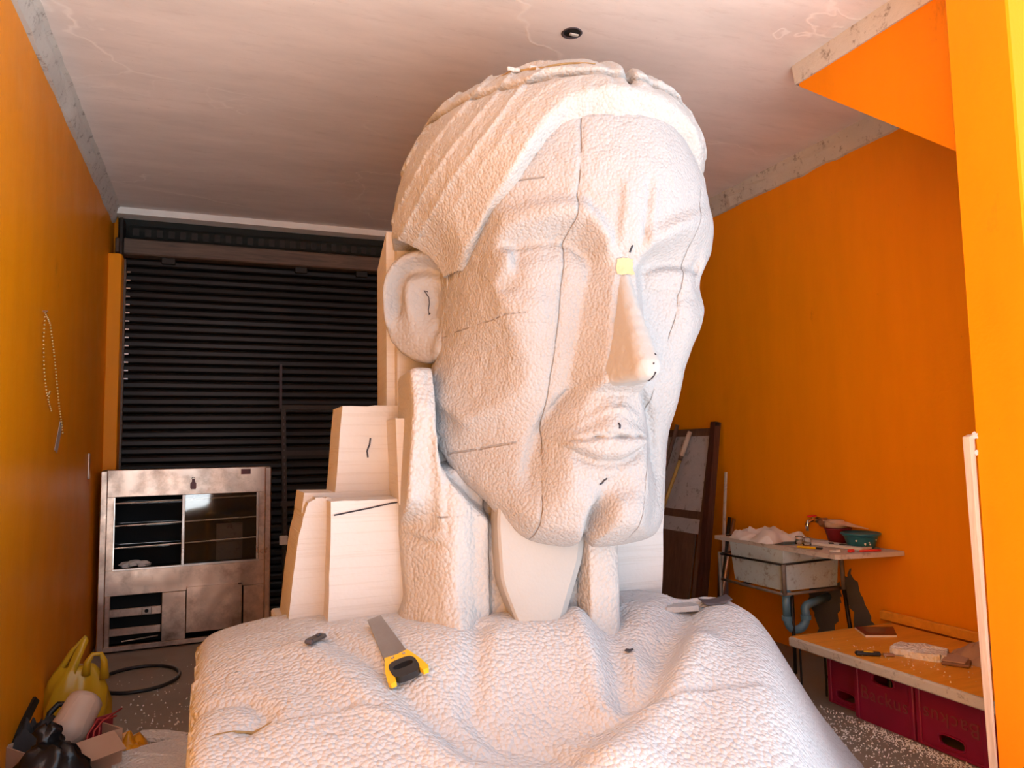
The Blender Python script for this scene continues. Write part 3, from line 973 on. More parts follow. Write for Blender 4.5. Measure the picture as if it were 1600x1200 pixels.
build('glue_seam', MB().box((-.40, .375, .868), (.085, .07, .018), rz=.05, bev=.004), M['glue'], bust)
build('glue_seam', MB().box((-.085, .40, .872), (.07, .06, .016), rz=.05, bev=.004), M['glue'], bust)

# ---- shoulders (height field over the room plan, world coordinates)
hs = .0125
xs = np.arange(-.06, 2.935, hs); ys = np.arange(1.25, 3.50, hs)
X, Y = xs[:, None], ys[None, :]
def shoulder_z(X, Y):
    z = smooth_itp(Y, [(1.2, .0), (1.4, .16), (1.6, .32), (1.8, .46), (2.0, .585), (2.2, .685), (2.4, .76), (2.6, .81), (2.8, .855), (3.0, .895), (3.2, .91), (3.6, .90)], .06) + 0 * X
    z = z - smooth_itp(X + .62 * np.clip(2.9 - Y, 0, 1.0), [(2.1, 0), (2.25, .02), (2.33, .06), (2.40, .14), (2.49, .27), (2.58, .40), (2.68, .55), (2.81, .70), (2.94, .84), (3.1, .98), (3.6, 1.3)], .04)
    yb = np.interp(X, [1.75, 2.0, 2.3, 2.8], [3.5, 3.08, 3.02, 2.92])
    z = z - 3.0 * np.clip(Y - yb, 0, 1) ** 1.3
    z = z - .085 * np.exp(-((X + .06) / .16) ** 1.0) * sst(2.3, 2.9, Y)
    z = z - .10 * np.exp(-((X - 1.05) / .42) ** 2 - ((Y - 2.36) / .22) ** 2)
    z = z + .055 * np.exp(-((X - 1.12) / .50) ** 4 - ((Y - 2.83) / .22) ** 2)
    fold = polyd(X, Y, [(.40, 3.06), (.55, 2.75), (.64, 2.48), (.74, 2.30), (1.02, 2.20)])
    z = z - .028 * gau(fold, .05)
    fold2 = polyd(X, Y, [(.30, 2.95), (.44, 2.62), (.55, 2.40), (.68, 2.18), (1.0, 2.06), (1.25, 2.10)])
    z = z + .022 * gau(fold2, .07)
    val = polyd(X, Y, [(1.62, 2.98), (1.47, 2.74), (1.37, 2.42), (1.44, 2.40), (1.62, 2.58), (1.80, 2.78), (2.05, 3.0)])
    z = z - .055 * gau(val, .075)
    z = z - .05 * np.exp(-((X - 1.60) / .13) ** 2 - ((Y - 2.72) / .15) ** 2)
    clav = polyd(X, Y, [(1.15, 2.14), (1.33, 2.22), (1.52, 2.36), (1.82, 2.60)])
    z = z + .042 * gau(clav, .085)
    stm = polyd(X, Y, [(1.40, 2.86), (1.34, 2.60), (1.27, 2.40)])
    z = z + .030 * gau(stm, .055)
    hl = polyd(X, Y, [(.97, 2.86), (.86, 2.60), (.80, 2.46), (.86, 2.34), (1.0, 2.28)])
    z = z - .030 * gau(hl, .045)
    z = z + .008 * np.exp(-((X - 1.50) / .10) ** 2 - ((Y - 2.80) / .12) ** 2)
    ll = polyd(X, Y, [(-.05, 2.72), (.10, 2.66), (.16, 2.55), (.10, 2.46)])
    z = z - .022 * gau(ll, .03)
    # block joint across the chest, lower block slightly proud
    jy = np.interp(X, [-.1, .20, .44, .64, .89, 1.26, 1.57, 1.88, 2.15, 2.4, 2.9], [2.50, 2.52, 2.54, 2.42, 2.36, 2.34, 2.36, 2.36, 2.33, 2.30, 2.25]) - .03
    z = z + .010 * sst(.02, -.02, Y - jy) - .016 * gau(Y - jy, .012) * (.5 + .5 * np.sin(X * 5 + .5))
    z = z + .0035 * vnoise(X * 9, Y * 9, X * 0) + .0010 * vnoise(X * 34, Y * 34, X * 0 + 5) + .0012 * vnoise(X * 70, Y * 70, X * 0 + 9)
    return z
Zs = shoulder_z(X, Y)
Xj = X + .008 * vnoise(X * 12, Y * 12, X * 0 + 20) * 0
edge = np.minimum(np.minimum((X - xs[0]) / .05, 1), np.minimum((Y - ys[0]) / .05, 1))
Zs = Zs - .025 * (1 - np.clip(edge, 0, 1)) ** 2
Zs = np.maximum(Zs, -.03)
nX, nY = len(xs), len(ys)
V = np.stack([np.broadcast_to(X, Zs.shape), np.broadcast_to(Y, Zs.shape), Zs], -1).reshape(-1, 3)
rim_j = .010 * vnoise(np.full(nY, .3), ys * 22, ys * 0 + 1) + .012 * vnoise(np.full(nY, .3), ys * 60, ys * 0 + 1)
V[:nY, 0] += rim_j
idx = np.arange(nX * nY).reshape(nX, nY)
Fq = np.stack([idx[:-1, :-1], idx[1:, :-1], idx[1:, 1:], idx[:-1, 1:]], -1).reshape(-1, 4)
border = list(idx[:, 0]) + list(idx[-1, 1:]) + list(idx[::-1, -1][1:]) + list(idx[0, ::-1][1:-1])
faces = [tuple(f) for f in Fq.tolist()]
Vl = [Vector(p) for p in V.tolist()]
levels = 8
prev = border
for k in range(1, levels + 1):
    cur = []
    for b in border:
        p = V[b]
        jx = (float(vnoise(np.array(p[0] * 20), np.array(p[1] * 20), np.array(k * 3.1))) * .012) if k < levels else 0
        cur.append(len(Vl)); Vl.append(Vector((p[0] + (jx if p[0] < 0 else 0), p[1], p[2] * (1 - k / levels))))
    nb = len(border)
    for i in range(nb):
        faces.append((prev[i], cur[i], cur[(i + 1) % nb], prev[(i + 1) % nb]))
    prev = cur
mb = MB(); mb.v = [tuple(BI @ p) for p in Vl]; mb.f = faces
sh = build('shoulders', mb, M['foam_rough'], bust, True)
sh_bvh = BVHTree.FromPolygons(Vl, faces)
def on_shoulder(x, y):
    r_ = sh_bvh.ray_cast(Vector((x, y, 3)), Vector((0, 0, -1)))
    return (r_[0], r_[1]) if r_[0] else (Vector((x, y, .8)), Vector((0, 0, 1)))

# ---- stacked cut slabs behind the neck (world coordinates -> bust frame)
def wpart(name, mb, mat, smooth=False, auto=None):
    return build(name, mb.xf(BI), mat, bust, smooth, auto)
def rough_prism(front, depth, seed=0, jit=.004, sub=7):
    """block from a front outline (x, z) at y, extruded back, edges subdivided and nibbled"""
    rg = random.Random(seed)
    y0 = front[0][1]
    pts = []
    for i in range(len(front)):
        p, q_ = Vector(front[i]), Vector(front[(i + 1) % len(front)])
        for k in range(sub):
            pts.append(p.lerp(q_, k / sub) + Vector((rg.uniform(-jit, jit), 0, rg.uniform(-jit, jit))))
    return MB().prism(pts, (0, depth, 0))
wpart('foam_slab', rough_prism([(.435, 3.22, .86), (.80, 3.22, .86), (.83, 3.22, 1.392), (.447, 3.22, 1.392)], .22, 1, .002), M['foam_cut'])
wpart('foam_slab', rough_prism([(.285, 3.36, .86), (.46, 3.36, .86), (.47, 3.36, 1.40), (.40, 3.36, 1.40), (.365, 3.36, 1.375), (.33, 3.36, 1.25)], .42, 2, .003), M['foam_cut'])
wpart('foam_slab', rough_prism([(.33, 3.46, .90), (.80, 3.46, .90), (.84, 3.46, 1.415), (.36, 3.46, 1.415)], .34, 6, .004), M['foam_cut'])
wpart('foam_slab', rough_prism([(.50, 3.50, 1.38), (.80, 3.50, 1.38), (.80, 3.50, 1.81), (.535, 3.50, 1.81)], .30, 3, .003), M['foam_cut'])
wpart('foam_slab', rough_prism([(1.70, 3.22, .84), (2.035, 3.22, .84), (2.09, 3.22, 1.64), (1.70, 3.22, 1.64)], .40, 4, .004), M['foam_cut'])
build('foam_slab', MB().prism([(-.782, 1.06, 1.55), (-.782, 1.46, 1.60), (-.782, 1.46, 2.58), (-.782, 1.06, 2.68)], (.30, 0, 0)), M['foam_cut'], bust)
build('foam_slab', MB().prism([(-.742, .97, 1.60), (-.742, 1.08, 1.60), (-.742, 1.08, 2.70), (-.742, .97, 2.66)], (.30, 0, 0)), M['foam_cut'], bust)
build('foam_slab', MB().prism([(-.785, .62, 1.37), (-.785, 1.10, 1.42), (-.80, 1.10, 1.74), (-.79, .68, 1.74)], (.40, 0, 0)), M['foam_cut'], bust)
# plinth block under the slabs so that the stack stands on the floor
wpart('base_block', MB().box((1.2, 3.66, .43), (1.9, .34, .86), bev=.01), M['foam_cut'])

# ---- marker dashes
def mark(pts, r=.003, d=Vector((0, 1, 0)), bvh=None, name='pen_mark'):
    out = []
    for x, z in pts:
        r_ = (bvh or head_bvh).ray_cast(Vector((x, -1.2, z)), d)
        if r_[0]: out.append(r_[0] - d * .001)
    if len(out) > 1: build(name, MB().tube(out, r, 5), M['ink'], bust)
mark([(.030, 2.372), (.026, 2.358), (.025, 2.348)], .004)
mark([(-.028, 1.690), (-.022, 1.680), (-.026, 1.668)], .004)
mark([(-.050, 1.478), (-.062, 1.470), (-.066, 1.462), (-.078, 1.455)], .004)
mark([(.012, 1.862), (.008, 1.845), (.006, 1.835)], .004, bvh=nose_bvh)
mark([(.006, 1.895), (.004, 1.889)], .003, bvh=nose_bvh)
mark([(.020, 1.930), (.024, 1.924)], .003, bvh=nose_bvh)
wpart('pen_mark', MB().tube([(.458, 3.216, 1.335), (.60, 3.216, 1.357), (.70, 3.216, 1.375), (.815, 3.216, 1.385)], .0032, 5), M['ink'])
wpart('pen_mark', MB().tube([(.652, 3.496, 1.57), (.648, 3.496, 1.60), (.66, 3.496, 1.63), (.664, 3.496, 1.66)], .004, 5), M['ink'])
# ------------------------------------------------------------------ things
class T:
    """a thing: an Empty at its base; parts are given in world coordinates (or local when rz is used)"""
    def __init__(self, name, label, cat, loc, rz=0.0, group=None, local=False):
        self.o = thing(name, label, cat, loc, rz, group)
        self.loc = Vector(loc); self.local = local or rz != 0
    def p(self, name, mb, mat, sub=None, smooth=False, auto=None, label=None):
        if not self.local: mb.shift(-self.loc)
        o = build(name, mb, mat, sub or self.o, smooth, auto)
        if label: o['label'] = label
        return o
def single(name, label, cat, mb, mat, loc, smooth=False, auto=None, group=None, kind=None):
    mb.shift(-Vector(loc))
    o = build(name, mb, mat, None, smooth, auto)
    o.location = loc
    return tag(o, label, cat, group, kind)

# ---- hand saw lying on the left shoulder
def lay(p0, p1, lift=.004):
    """matrix with x from p0 to p1 along the shoulder, z up its normal"""
    a, n0 = on_shoulder(*p0); b_, n1 = on_shoulder(*p1)
    ex = (b_ - a).normalized()
    dx, dy = (p1[0] - p0[0]), (p1[1] - p0[1])
    ln = math.hypot(dx, dy)
    ey = Vector()
    for f in (.3, .6, .9):
        cx, cy = p0[0] + dx * f, p0[1] + dy * f
        ey += on_shoulder(cx - dy / ln * .06, cy + dx / ln * .06)[0] - on_shoulder(cx + dy / ln * .06, cy - dx / ln * .06)[0]
    ezv = ex.cross(ey).normalized(); ey = ezv.cross(ex).normalized()
    up = 0.0
    for f in range(21):
        for g in (-.05, 0, .05):
            q_ = a + ex * ((b_ - a).length * f / 20) + ey * g
            s_ = on_shoulder(q_.x, q_.y)[0]
            up = max(up, (s_ - q_).dot(ezv))
    lift += up * .8
    Mx = Matrix((ex, ey, ezv)).transposed().to_4x4()
    Mx.translation = a + ezv * lift
    return Mx, (b_ - a).length
p0, p1 = (.598, 3.055), (.640, 2.600)
Ms, L = lay(p0, p1, .012)
saw = thing('hand_saw', 'hand saw with yellow and black handle lying on the left shoulder of the bust', 'saw', tuple(Ms.translation))
Ms0 = Ms.copy(); Ms0.translation = (0, 0, 0)
bl = .68 * L
blade = [(0, -.022, 0), (bl + .02, -.048, 0), (bl + .02, .040, 0), (0, .030, 0)]
teeth = []
nt = 46
for i in range(nt):
    x = bl * i / nt
    y = -.022 - .026 * i / nt
    teeth += [(x, y, 0), (x + bl / nt * .5, y - .004, 0)]
mb = MB().prism(teeth + [(bl + .02, -.048, 0), (bl + .02, .040, 0), (0, .030, 0)], (0, 0, .0022))
build('blade', mb.xf(Ms0), M['saw_steel'], saw)
def loop_plate(outer, inner, th, z0):
    """plate with a hole: outer and inner loops with the same count"""
    n = len(outer)
    V = [(x, y, z0) for x, y in outer] + [(x, y, z0) for x, y in inner] + [(x, y, z0 + th) for x, y in outer] + [(x, y, z0 + th) for x, y in inner]
    F = []
    for i in range(n):
        j = (i + 1) % n
        F += [(i, i + n, j + n, j), (i + 2 * n, j + 2 * n, j + 3 * n, i + 3 * n), (i, j, j + 2 * n, i + 2 * n), (i + n, i + 3 * n, j + 3 * n, j + n)]
    return MB().add(V, F)
hx = bl
def ell(cx, cy, rx, ry, n=20, p=2.6):
    out = []
    for k in range(n):
        a = 2 * math.pi * k / n
        c, s = math.cos(a), math.sin(a)
        out.append((cx + rx * math.copysign(abs(c) ** (2 / p), c), cy + ry * math.copysign(abs(s) ** (2 / p), s)))
    return out
yel = [(hx - .012, -.058), (hx - .004, .0), (hx - .012, .050), (hx + .05, .066), (hx + .10, .078), (hx + .165, .088), (hx + .182, .080), (hx + .182, .058), (hx + .150, .050), (hx + .060, .046), (hx + .046, .030), (hx + .046, -.036), (hx + .060, -.052), (hx + .150, -.060), (hx + .186, -.066), (hx + .188, -.090), (hx + .170, -.098), (hx + .10, -.088), (hx + .05, -.074)]
HS0 = Ms0 @ Matrix.Translation((bl, 0, 0)) @ Matrix.Scale(.80, 4) @ Matrix.Translation((-bl, 0, 0))
build('handle', MB().prism([(x, y, -.011) for x, y in yel], (0, 0, .024)).xf(HS0), M['yellow'], saw)
build('grip', loop_plate(ell(hx + .108, -.005, .068, .062, 28, 3.2), ell(hx + .096, -.005, .020, .046, 28, 2.6), .030, -.014).xf(HS0), M['black'], saw, auto=40)
for s_ in ((hx + .012, -.022), (hx + .012, .020)):
    build('rivet', MB().lathe([(.006, -.013), (.006, .014), (.0, .015)], (s_[0], s_[1], 0), 10).xf(Ms0), M['steel_bright'], saw)

# ---- black cutter on the left shoulder
Mk, L = lay((.322, 2.905), (.388, 3.055), .010)
kn = thing('utility_knife', 'short black utility knife lying on the left shoulder near the foam slabs', 'knife', tuple(Mk.translation))
Mk0 = Mk.copy(); Mk0.translation = (0, 0, 0)
build('handle', MB().box((L / 2, 0, 0), (L * 1.05, .034, .018), bev=.006).xf(Mk0), M['black'], kn)
build('slider', MB().box((L * .62, 0, .011), (.03, .014, .008), bev=.003).xf(Mk0), M['grey'], kn)
build('blade', MB().prism([(L * 1.0, -.008, 0), (L * 1.12, -.008, 0), (L * 1.16, .008, 0), (L * 1.0, .008, 0)], (0, 0, .001)).xf(Mk0), M['steel_bright'], kn)
build('end_cap', MB().box((-.004, 0, 0), (.018, .030, .016), bev=.004).xf(Mk0), M['grey'], kn)

# ---- pit (dark disc painted as a hole's shade) and open joint in the chest
hp, hn = on_shoulder(1.53, 2.67)
build('pit', MB().lathe([(.022, .004), (.016, .002), (.0, .0)], (0, 0, 0), 10, lambda a, z: 1 + .35 * math.sin(2 * a)).xf(BI @ Matrix.Translation(hp)), M['ink'], bust)
jp = [on_shoulder(-.02 + .19 * k / 7, 2.475 + .03 * k / 7)[0] + Vector((0, 0, .001)) for k in range(8)]
build('open_joint', MB().tube([BI @ q for q in jp], [.003, .006, .005, .006, .004, .006, .005, .002], 6), M['gap_glue'], bust)

# ---- sanding pad and foam offcut on the far shoulder
Mp, L = lay((2.095, 2.975), (2.225, 2.935), .008)
V = []; F = []
nx, ny = 12, 5
for i in range(nx + 1):
    for j in range(ny + 1):
        a, b_ = i / nx, j / ny
        V.append((a * L, (b_ - .5) * .085 + .012 * a, .012 * (2 * a - 1) ** 2 + .003 * math.sin(b_ * 3)))
for i in range(nx):
    for j in range(ny):
        k = i * (ny + 1) + j
        F.append((k, k + ny + 1, k + ny + 2, k + 1))
mb = MB().add(V, F)
pad = build('sanding_sheet', mb.xf(Mp).shift(-Mp.translation), M['grey'], None, True)
pad.location = Mp.translation
sm = pad.modifiers.new('thickness', 'SOLIDIFY'); sm.thickness = .004
tag(pad, 'dark grey curled sanding sheet on the right shoulder of the bust', 'sandpaper')
def offcut(name, label, loc, sx, sy, sz, rz, mat, cat, seed, group=None, bumpy=.006, n=14, tilt=(0, 0)):
    rg = random.Random(seed)
    outer = []
    for k in range(n):
        a = 2 * math.pi * k / n
        c, s = math.cos(a), math.sin(a)
        outer.append((sx * .5 * math.copysign(abs(c) ** .45, c) * rg.uniform(.88, 1.06), sy * .5 * math.copysign(abs(s) ** .45, s) * rg.uniform(.86, 1.06)))
    V = [(x, y, 0) for x, y in outer] + [(x * .98, y * .98, sz * rg.uniform(.8, 1.1)) for x, y in outer] + [(x * .5, y * .5, sz * rg.uniform(.85, 1.25)) for x, y in outer] + [(0, 0, sz * 1.05)]
    F = [tuple(range(n))[::-1]]
    for k in range(n):
        j = (k + 1) % n
        F += [(k, j, j + n, k + n), (k + n, j + n, j + 2 * n, k + 2 * n), (k + 2 * n, j + 2 * n, 3 * n)]
    o = build(name, MB().add(V, F), mat, None, False)
    o.location = loc; o.rotation_euler = (tilt[0], tilt[1], rz)
    return tag(o, label, cat, group)
pt, nn = on_shoulder(1.975, 2.985)
offcut('foam_offcut', 'thin white foam offcut on the right shoulder beside the sanding sheet', tuple(pt + Vector((0, 0, .004))), .20, .10, .022, -.2, M['foam_face'], 'foam', 5)

# ------------------------------------------------------------------ stainless display cabinet by the shutter
CW, CH, CD = 1.34, 1.475, .42
cab = T('display_cabinet', 'stained stainless steel display cabinet with glass window standing before the shutter', 'cabinet', (-.885, 6.98, 0), R(3.0))
def cp(name, x0, x1, z0, z1, y, d, mat, sub=None, bev=.004):
    return cab.p(name, MB().box(((x0 + x1) / 2, y + d / 2, (z0 + z1) / 2), (x1 - x0, d, z1 - z0), bev=bev), mat, sub)
cp('corner_post', 0, .055, .02, CH, -.01, .05, M['steel'], bev=.008)
cp('corner_post', CW - .055, CW, .02, CH, -.01, .05, M['steel'], bev=.008)
cp('corner_post', 0, .05, .02, CH, CD - .05, .05, M['steel'])
cp('corner_post', CW - .05, CW, .02, CH, CD - .05, .05, M['steel'])
cp('top_panel', .05, CW - .05, 1.255, 1.470, .0, .02, M['steel'])
cp('roof', .01, CW - .01, 1.462, 1.478, .0, CD, M['steel'])
cp('side_panel', 0, .012, .05, CH - .02, .03, CD - .05, M['steel'])
cp('side_panel', CW - .012, CW, .05, CH - .02, .03, CD - .05, M['steel'])
cp('back_panel', .02, CW - .02, .05, CH - .02, CD - .015, .012, M['black_in'])
cp('middle_panel', .05, CW - .05, .455, .665, .0, .02, M['steel'])
cp('window_stile', .05, .105, .655, 1.262, .004, .016, M['steel'])
cp('window_stile', CW - .105, CW - .05, .655, 1.262, .004, .016, M['steel'])
cp('window_trim', .103, .112, .665, 1.255, -.004, .012, M['chrome'], bev=.002)
cp('window_trim', CW - .122, CW - .105, .675, 1.255, -.004, .012, M['steel_bright'], bev=.002)
cp('window_divider', .615, .640, .665, 1.258, -.008, .022, M['steel_bright'], bev=.004)
cp('window_sill', .10, CW - .10, .655, .672, -.006, .03, M['steel_bright'], bev=.003)
cp('glass_pane', .63, CW - .12, .670, 1.257, .012, .005, M['glass_dark'], bev=0)
for z in (1.205, 1.020, .840):
    rod = cab.p('shelf_rail', MB().tube([(.11, .05, z - .005), (.40, .05, z), (CW - .11, .06, z + .018)], .0065, 8), M['steel_bright'])
    cp('shelf', .06, CW - .06, z - .012, z - .006, .07, CD - .12, M['glass'], bev=0)
cp('cabinet_floor', .02, CW - .02, .63, .648, .03, CD - .06, M['black_in'])
mb = MB()
cp('pale_board', .90, 1.12, .66, .98, .20, .02, M['white_panel'])
for k in range(3): 
    cab.p('crumpled_film', MB().lathe([(.0, 0), (.05, .01), (.06, .03), (.035, .05), (.0, .055)], (.20 + .06 * k, .16, .655 + (.01 if k == 1 else 0)), 9, lambda a, z: 1 + .3 * math.sin(3 * a + z * 90)), M['paper'])
# lower row
cp('grille_frame', .055, .095, .05, .455, .0, .02, M['steel'])
for z0, z1 in ((.285, .350), (.135, .195)):
    gb = cp('grille_bar', .085, .470, z0, z1, -.002, .018, M['steel'])
cp('socket_plate', .325, .400, .288, .348, -.010, .010, M['chrome'])
cab.p('socket_hole', MB().lathe([(.015, 0), (.015, .004), (0, .004)], (0, 0, 0), 12, M=Matrix.Rotation(R(90), 4, 'X')).shift((.362, -.008, .318)), M['black_in'])
cab.p('inner_rod', MB().tube([(.18, .06, .075), (.45, .06, .095)], .006, 6), M['steel'])
cp('grille_back', .08, .48, .05, .455, .12, .01, M['black_in'])
cp('lower_panel', .475, .660, .055, .452, .0, .018, M['steel'])
dr = cp('access_door', .662, 1.105, .105, .485, -.014, .016, M['steel'])
cab.p('latch', MB().box((1.085, -.020, .478), (.028, .014, .016), bev=.004), M['dark_wood'], dr)
cp('lower_panel', 1.115, CW - .05, .055, .452, .0, .018, M['steel'])
cp('bottom_rail', .03, CW - .03, .015, .055, -.006, .05, M['steel'])
cp('base_tray', .03, CW - .03, .0, .03, .06, CD - .10, M['black_iron'])
st_ = cab.p('sticker', MB().prism([(.700 + x * .024, -.0015, 1.345 + z * .045) for x, z in ((-.8, -1), (.8, -1), (1, -.7), (1, .1), (.6, .4), (.55, 1), (-.45, 1), (-.5, .4), (-1, .1), (-1, -.7))], (0, .001, 0)), M['magazine'])
cab.p('sticker_shackle', MB().tube([(.70 - .012, -.002, 1.39), (.70 - .010, -.002, 1.40), (.70 + .010, -.002, 1.40), (.70 + .012, -.002, 1.39)], .003, 5), M['ink'], st_)
cp('plate_label', 1.085, 1.165, 1.415, 1.462, -.003, .003, M['magazine'], bev=0)
# ---- slotted angle rack leaning against the shutter
rk = T('angle_rack', 'dark slotted angle iron rack standing before the shutter behind the foam slabs', 'rack', (.60, 7.34, 0))
def angle(name, p, q_, w=.036, t=.004, mat=None, flip=1):
    p, q_ = Vector(p), Vector(q_)
    d = q_ - p
    return rk.p(name, MB().prism([p, p + Vector((w, 0, 0)), p + Vector((w, t, 0)), p + Vector((t, t, 0)), p + Vector((t, w, 0)), p + Vector((0, w, 0))] if abs(d.z) > .5 else [p, p + Vector((0, 0, w)), p + Vector((0, t, w)), p + Vector((0, t, t)), p + Vector((0, w, t)), p + Vector((0, w, 0))], d), mat or M['black_iron'])
p1_ = angle('upright', (.60, 7.34, 0), (.555, 7.34, 2.03), .040)
rk.p('upright_extension', MB().box((.548, 7.345, 2.22), (.026, .02, .42)), M['grey'])
angle('upright', (1.55, 7.34, 0), (1.53, 7.34, 2.03))
angle('upright', (.60, 7.55, 0), (.57, 7.55, 2.03))
for z in (2.00, 1.57, 1.10): angle('rail', (.56, 7.335, z), (1.56, 7.335, z), .045)
for i in range(24):
    rk.p('slot', MB().box((.585 - .0455 * (.5 + i * .06) / 2.03 * 1.0 + .035, 7.338, .5 + i * .062), (.008, .004, .024)), M['grey'])
rk.p('socket_box', MB().box((.585, 7.325, .79), (.075, .03, .085), bev=.006), M['cove'])

# ------------------------------------------------------------------ right side: leaning door, posts, sticks
def lean_x(y, z, off=0.0): return 3.895 + .184 * z + off
ld = T('leaning_door', 'whitewashed old door leaf with brown lower panel leaning on the right wall', 'door', (3.9, 5.9, 0))
def leanbox(name, y0, y1, z0, z1, th, mat, out=0.0, sub=None):
    P_ = [(lean_x(0, z0) - out, y0, z0), (lean_x(0, z0) - out, y1, z0), (lean_x(0, z1) - out, y1, z1), (lean_x(0, z1) - out, y0, z1)]
    return ld.p(name, MB().prism(P_, (th, 0, 0)), mat, sub)
leanbox('upper_panel', 5.74, 6.62, 1.00, 1.69, .020, M['white_panel'])
leanbox('lower_panel', 5.80, 6.62, .02, .80, .020, M['brown_wood'])
leanbox('top_rail', 5.66, 6.68, 1.685, 1.755, .028, M['brown_wood'], .006)
leanbox('middle_rail', 5.72, 6.66, .93, 1.00, .024, M['brown_wood'], .004)
leanbox('patch_board', 5.74, 6.60, .80, .93, .022, M['white_panel'], .0)
leanbox('stile', 5.690, 5.745, .02, 1.69, .030, M['brown_wood'], .006)
leanbox('stile', 6.62, 6.68, .02, 1.76, .030, M['brown_wood'], .006)
po = T('wooden_post', 'dark red-brown wooden post leaning on the orange wall beside the old door', 'post', (3.93, 5.58, 0))
po.p('post', MB().prism([(3.885, 5.58, 0), (3.955, 5.58, 0), (4.225, 5.60, 1.80), (4.165, 5.60, 1.81)], (0, .075, 0)), M['dark_wood'])
po.p('bracket', MB().box((4.17, 5.58, 1.785), (.03, .02, .03)), M['black_iron'])
single('white_lath', 'thin chipped white lath leaning behind the dark post', 'stick', MB().prism([(4.055, 5.50, .0), (4.075, 5.50, .0), (4.195, 5.50, 1.36), (4.178, 5.50, 1.36)], (0, .02, 0)), M['cove'], (4.06, 5.5, 0))
# brush-tipped yellow stick in front of the door
sk = T('brush_stick', 'yellow wooden stick with pale worn tip leaning across the old door', 'stick', (3.70, 6.30, 0))
a_, b_ = Vector((3.72, 6.52, 0)), Vector((4.165, 5.995, 1.73))
sk.p('handle', MB().tube([a_, a_.lerp(b_, .5), a_.lerp(b_, .86)], .017, 8), M['yellow_wood'], smooth=True)
sk.p('tip', MB().tube([a_.lerp(b_, .86), a_.lerp(b_, .88), a_.lerp(b_, 1.0)], [.017, .026, .022], 8), M['pale_wood'], smooth=True)
sk.p('ferrule', MB().tube([a_.lerp(b_, .845), a_.lerp(b_, .875)], .021, 8), M['brown_wood'], smooth=True)
single('dark_stick', 'dark weathered stick standing at the far edge of the old door', 'stick', MB().tube([(3.82, 6.70, 0), (4.165, 6.20, 1.80)], .02, 7), M['brown_wood'], (3.86, 6.7, 0), True)
single('iron_rod', 'dark iron rod leaning on the orange wall, left of a grey one', 'rod', MB().tube([(4.02, 5.50, 0), (4.20, 5.50, .965)], .016, 8), M['black_iron'], (4.02, 5.50, 0), True)
single('grey_rod', 'grey metal tube leaning on the orange wall next to the sink', 'rod', MB().tube([(3.90, 5.36, 0), (4.20, 5.44, .955)], .015, 8), M['steel'], (3.90, 5.36, 0), True)
single('dark_plank', 'short dark plank standing against the wall behind the grey tube', 'plank', MB().prism([(4.13, 5.62, 0), (4.20, 5.58, 0), (4.23, 5.58, .62), (4.17, 5.62, .62)], (0, .03, 0)), M['dark_wood'], (4.15, 5.6, 0))

# ------------------------------------------------------------------ sink
sk_ = T('stone_sink', 'weathered grey stone sink with a broad slab on an iron stand', 'sink', (3.95, 4.45, 0))
SLX0, SLX1, SLY0, SLY1 = 3.725, 4.242, 3.80, 5.08
mb = MB()
sl_ = [(SLX0 + .03, SLY0 - .005), (SLX1, SLY0 - .07), (SLX1, SLY1), (SLX0, SLY1), (SLX0, SLY0 + .03)]
# slab as a rim around the basin mouth
bo = [(3.76, 4.34), (4.20, 4.34), (4.20, 4.83), (3.76, 4.83)]
oz, th = .848, .030
outer = [(SLX0, SLY0 + .02), (SLX0 + .03, SLY0), (SLX1, SLY0 - .06), (SLX1, 4.34), (SLX1, 4.83), (SLX1, SLY1), (4.2, SLY1), (3.76, SLY1), (SLX0, SLY1), (SLX0, 4.83), (SLX0, 4.34)]
V = [(x, y, oz) for x, y in outer] + [(x, y, oz) for x, y in bo]
V += [(x, y, oz + th) for x, y in outer] + [(x, y, oz + th) for x, y in bo]
n = len(outer) + 4
tops = [(0, 1, 11, 10), (1, 2, 3, 12, 11), (3, 4, 13, 12), (4, 5, 6, 13), (6, 7, 14, 13), (7, 8, 9, 14), (9, 10, 11, 14)]
F = [tuple(i + n for i in f) for f in tops] + [f[::-1] for f in tops]
k = len(outer)
F += [(i, (i + 1) % k, (i + 1) % k + n, i + n) for i in range(k)]
F += [(11 + (i + 1) % 4, 11 + i, 11 + i + n, 11 + (i + 1) % 4 + n) for i in range(4)]
sk_.p('top_slab', MB().add(V, F), M['sink_slab'])
# basin: outer tapered tub and inner walls
def ring(x0, x1, y0, y1, z): return [(x0, y0, z), (x1, y0, z), (x1, y1, z), (x0, y1, z)]
V = ring(3.715, 4.225, 4.29, 4.88, .85) + ring(3.735, 4.215, 4.315, 4.855, .565) + ring(3.76, 4.20, 4.34, 4.83, .85) + ring(3.79, 4.18, 4.37, 4.80, .63)
F = [(4, 7, 6, 5)]
for i in range(4):
    j = (i + 1) % 4
    F += [(i, i + 4, j + 4, j)[::-1], (i + 8, j + 8, j + 12, i + 12)[::-1], (i, j, j + 8, i + 8)]
F += [(12, 13, 14, 15)]
sk_.p('basin', MB().add(V, F), M['sink'])
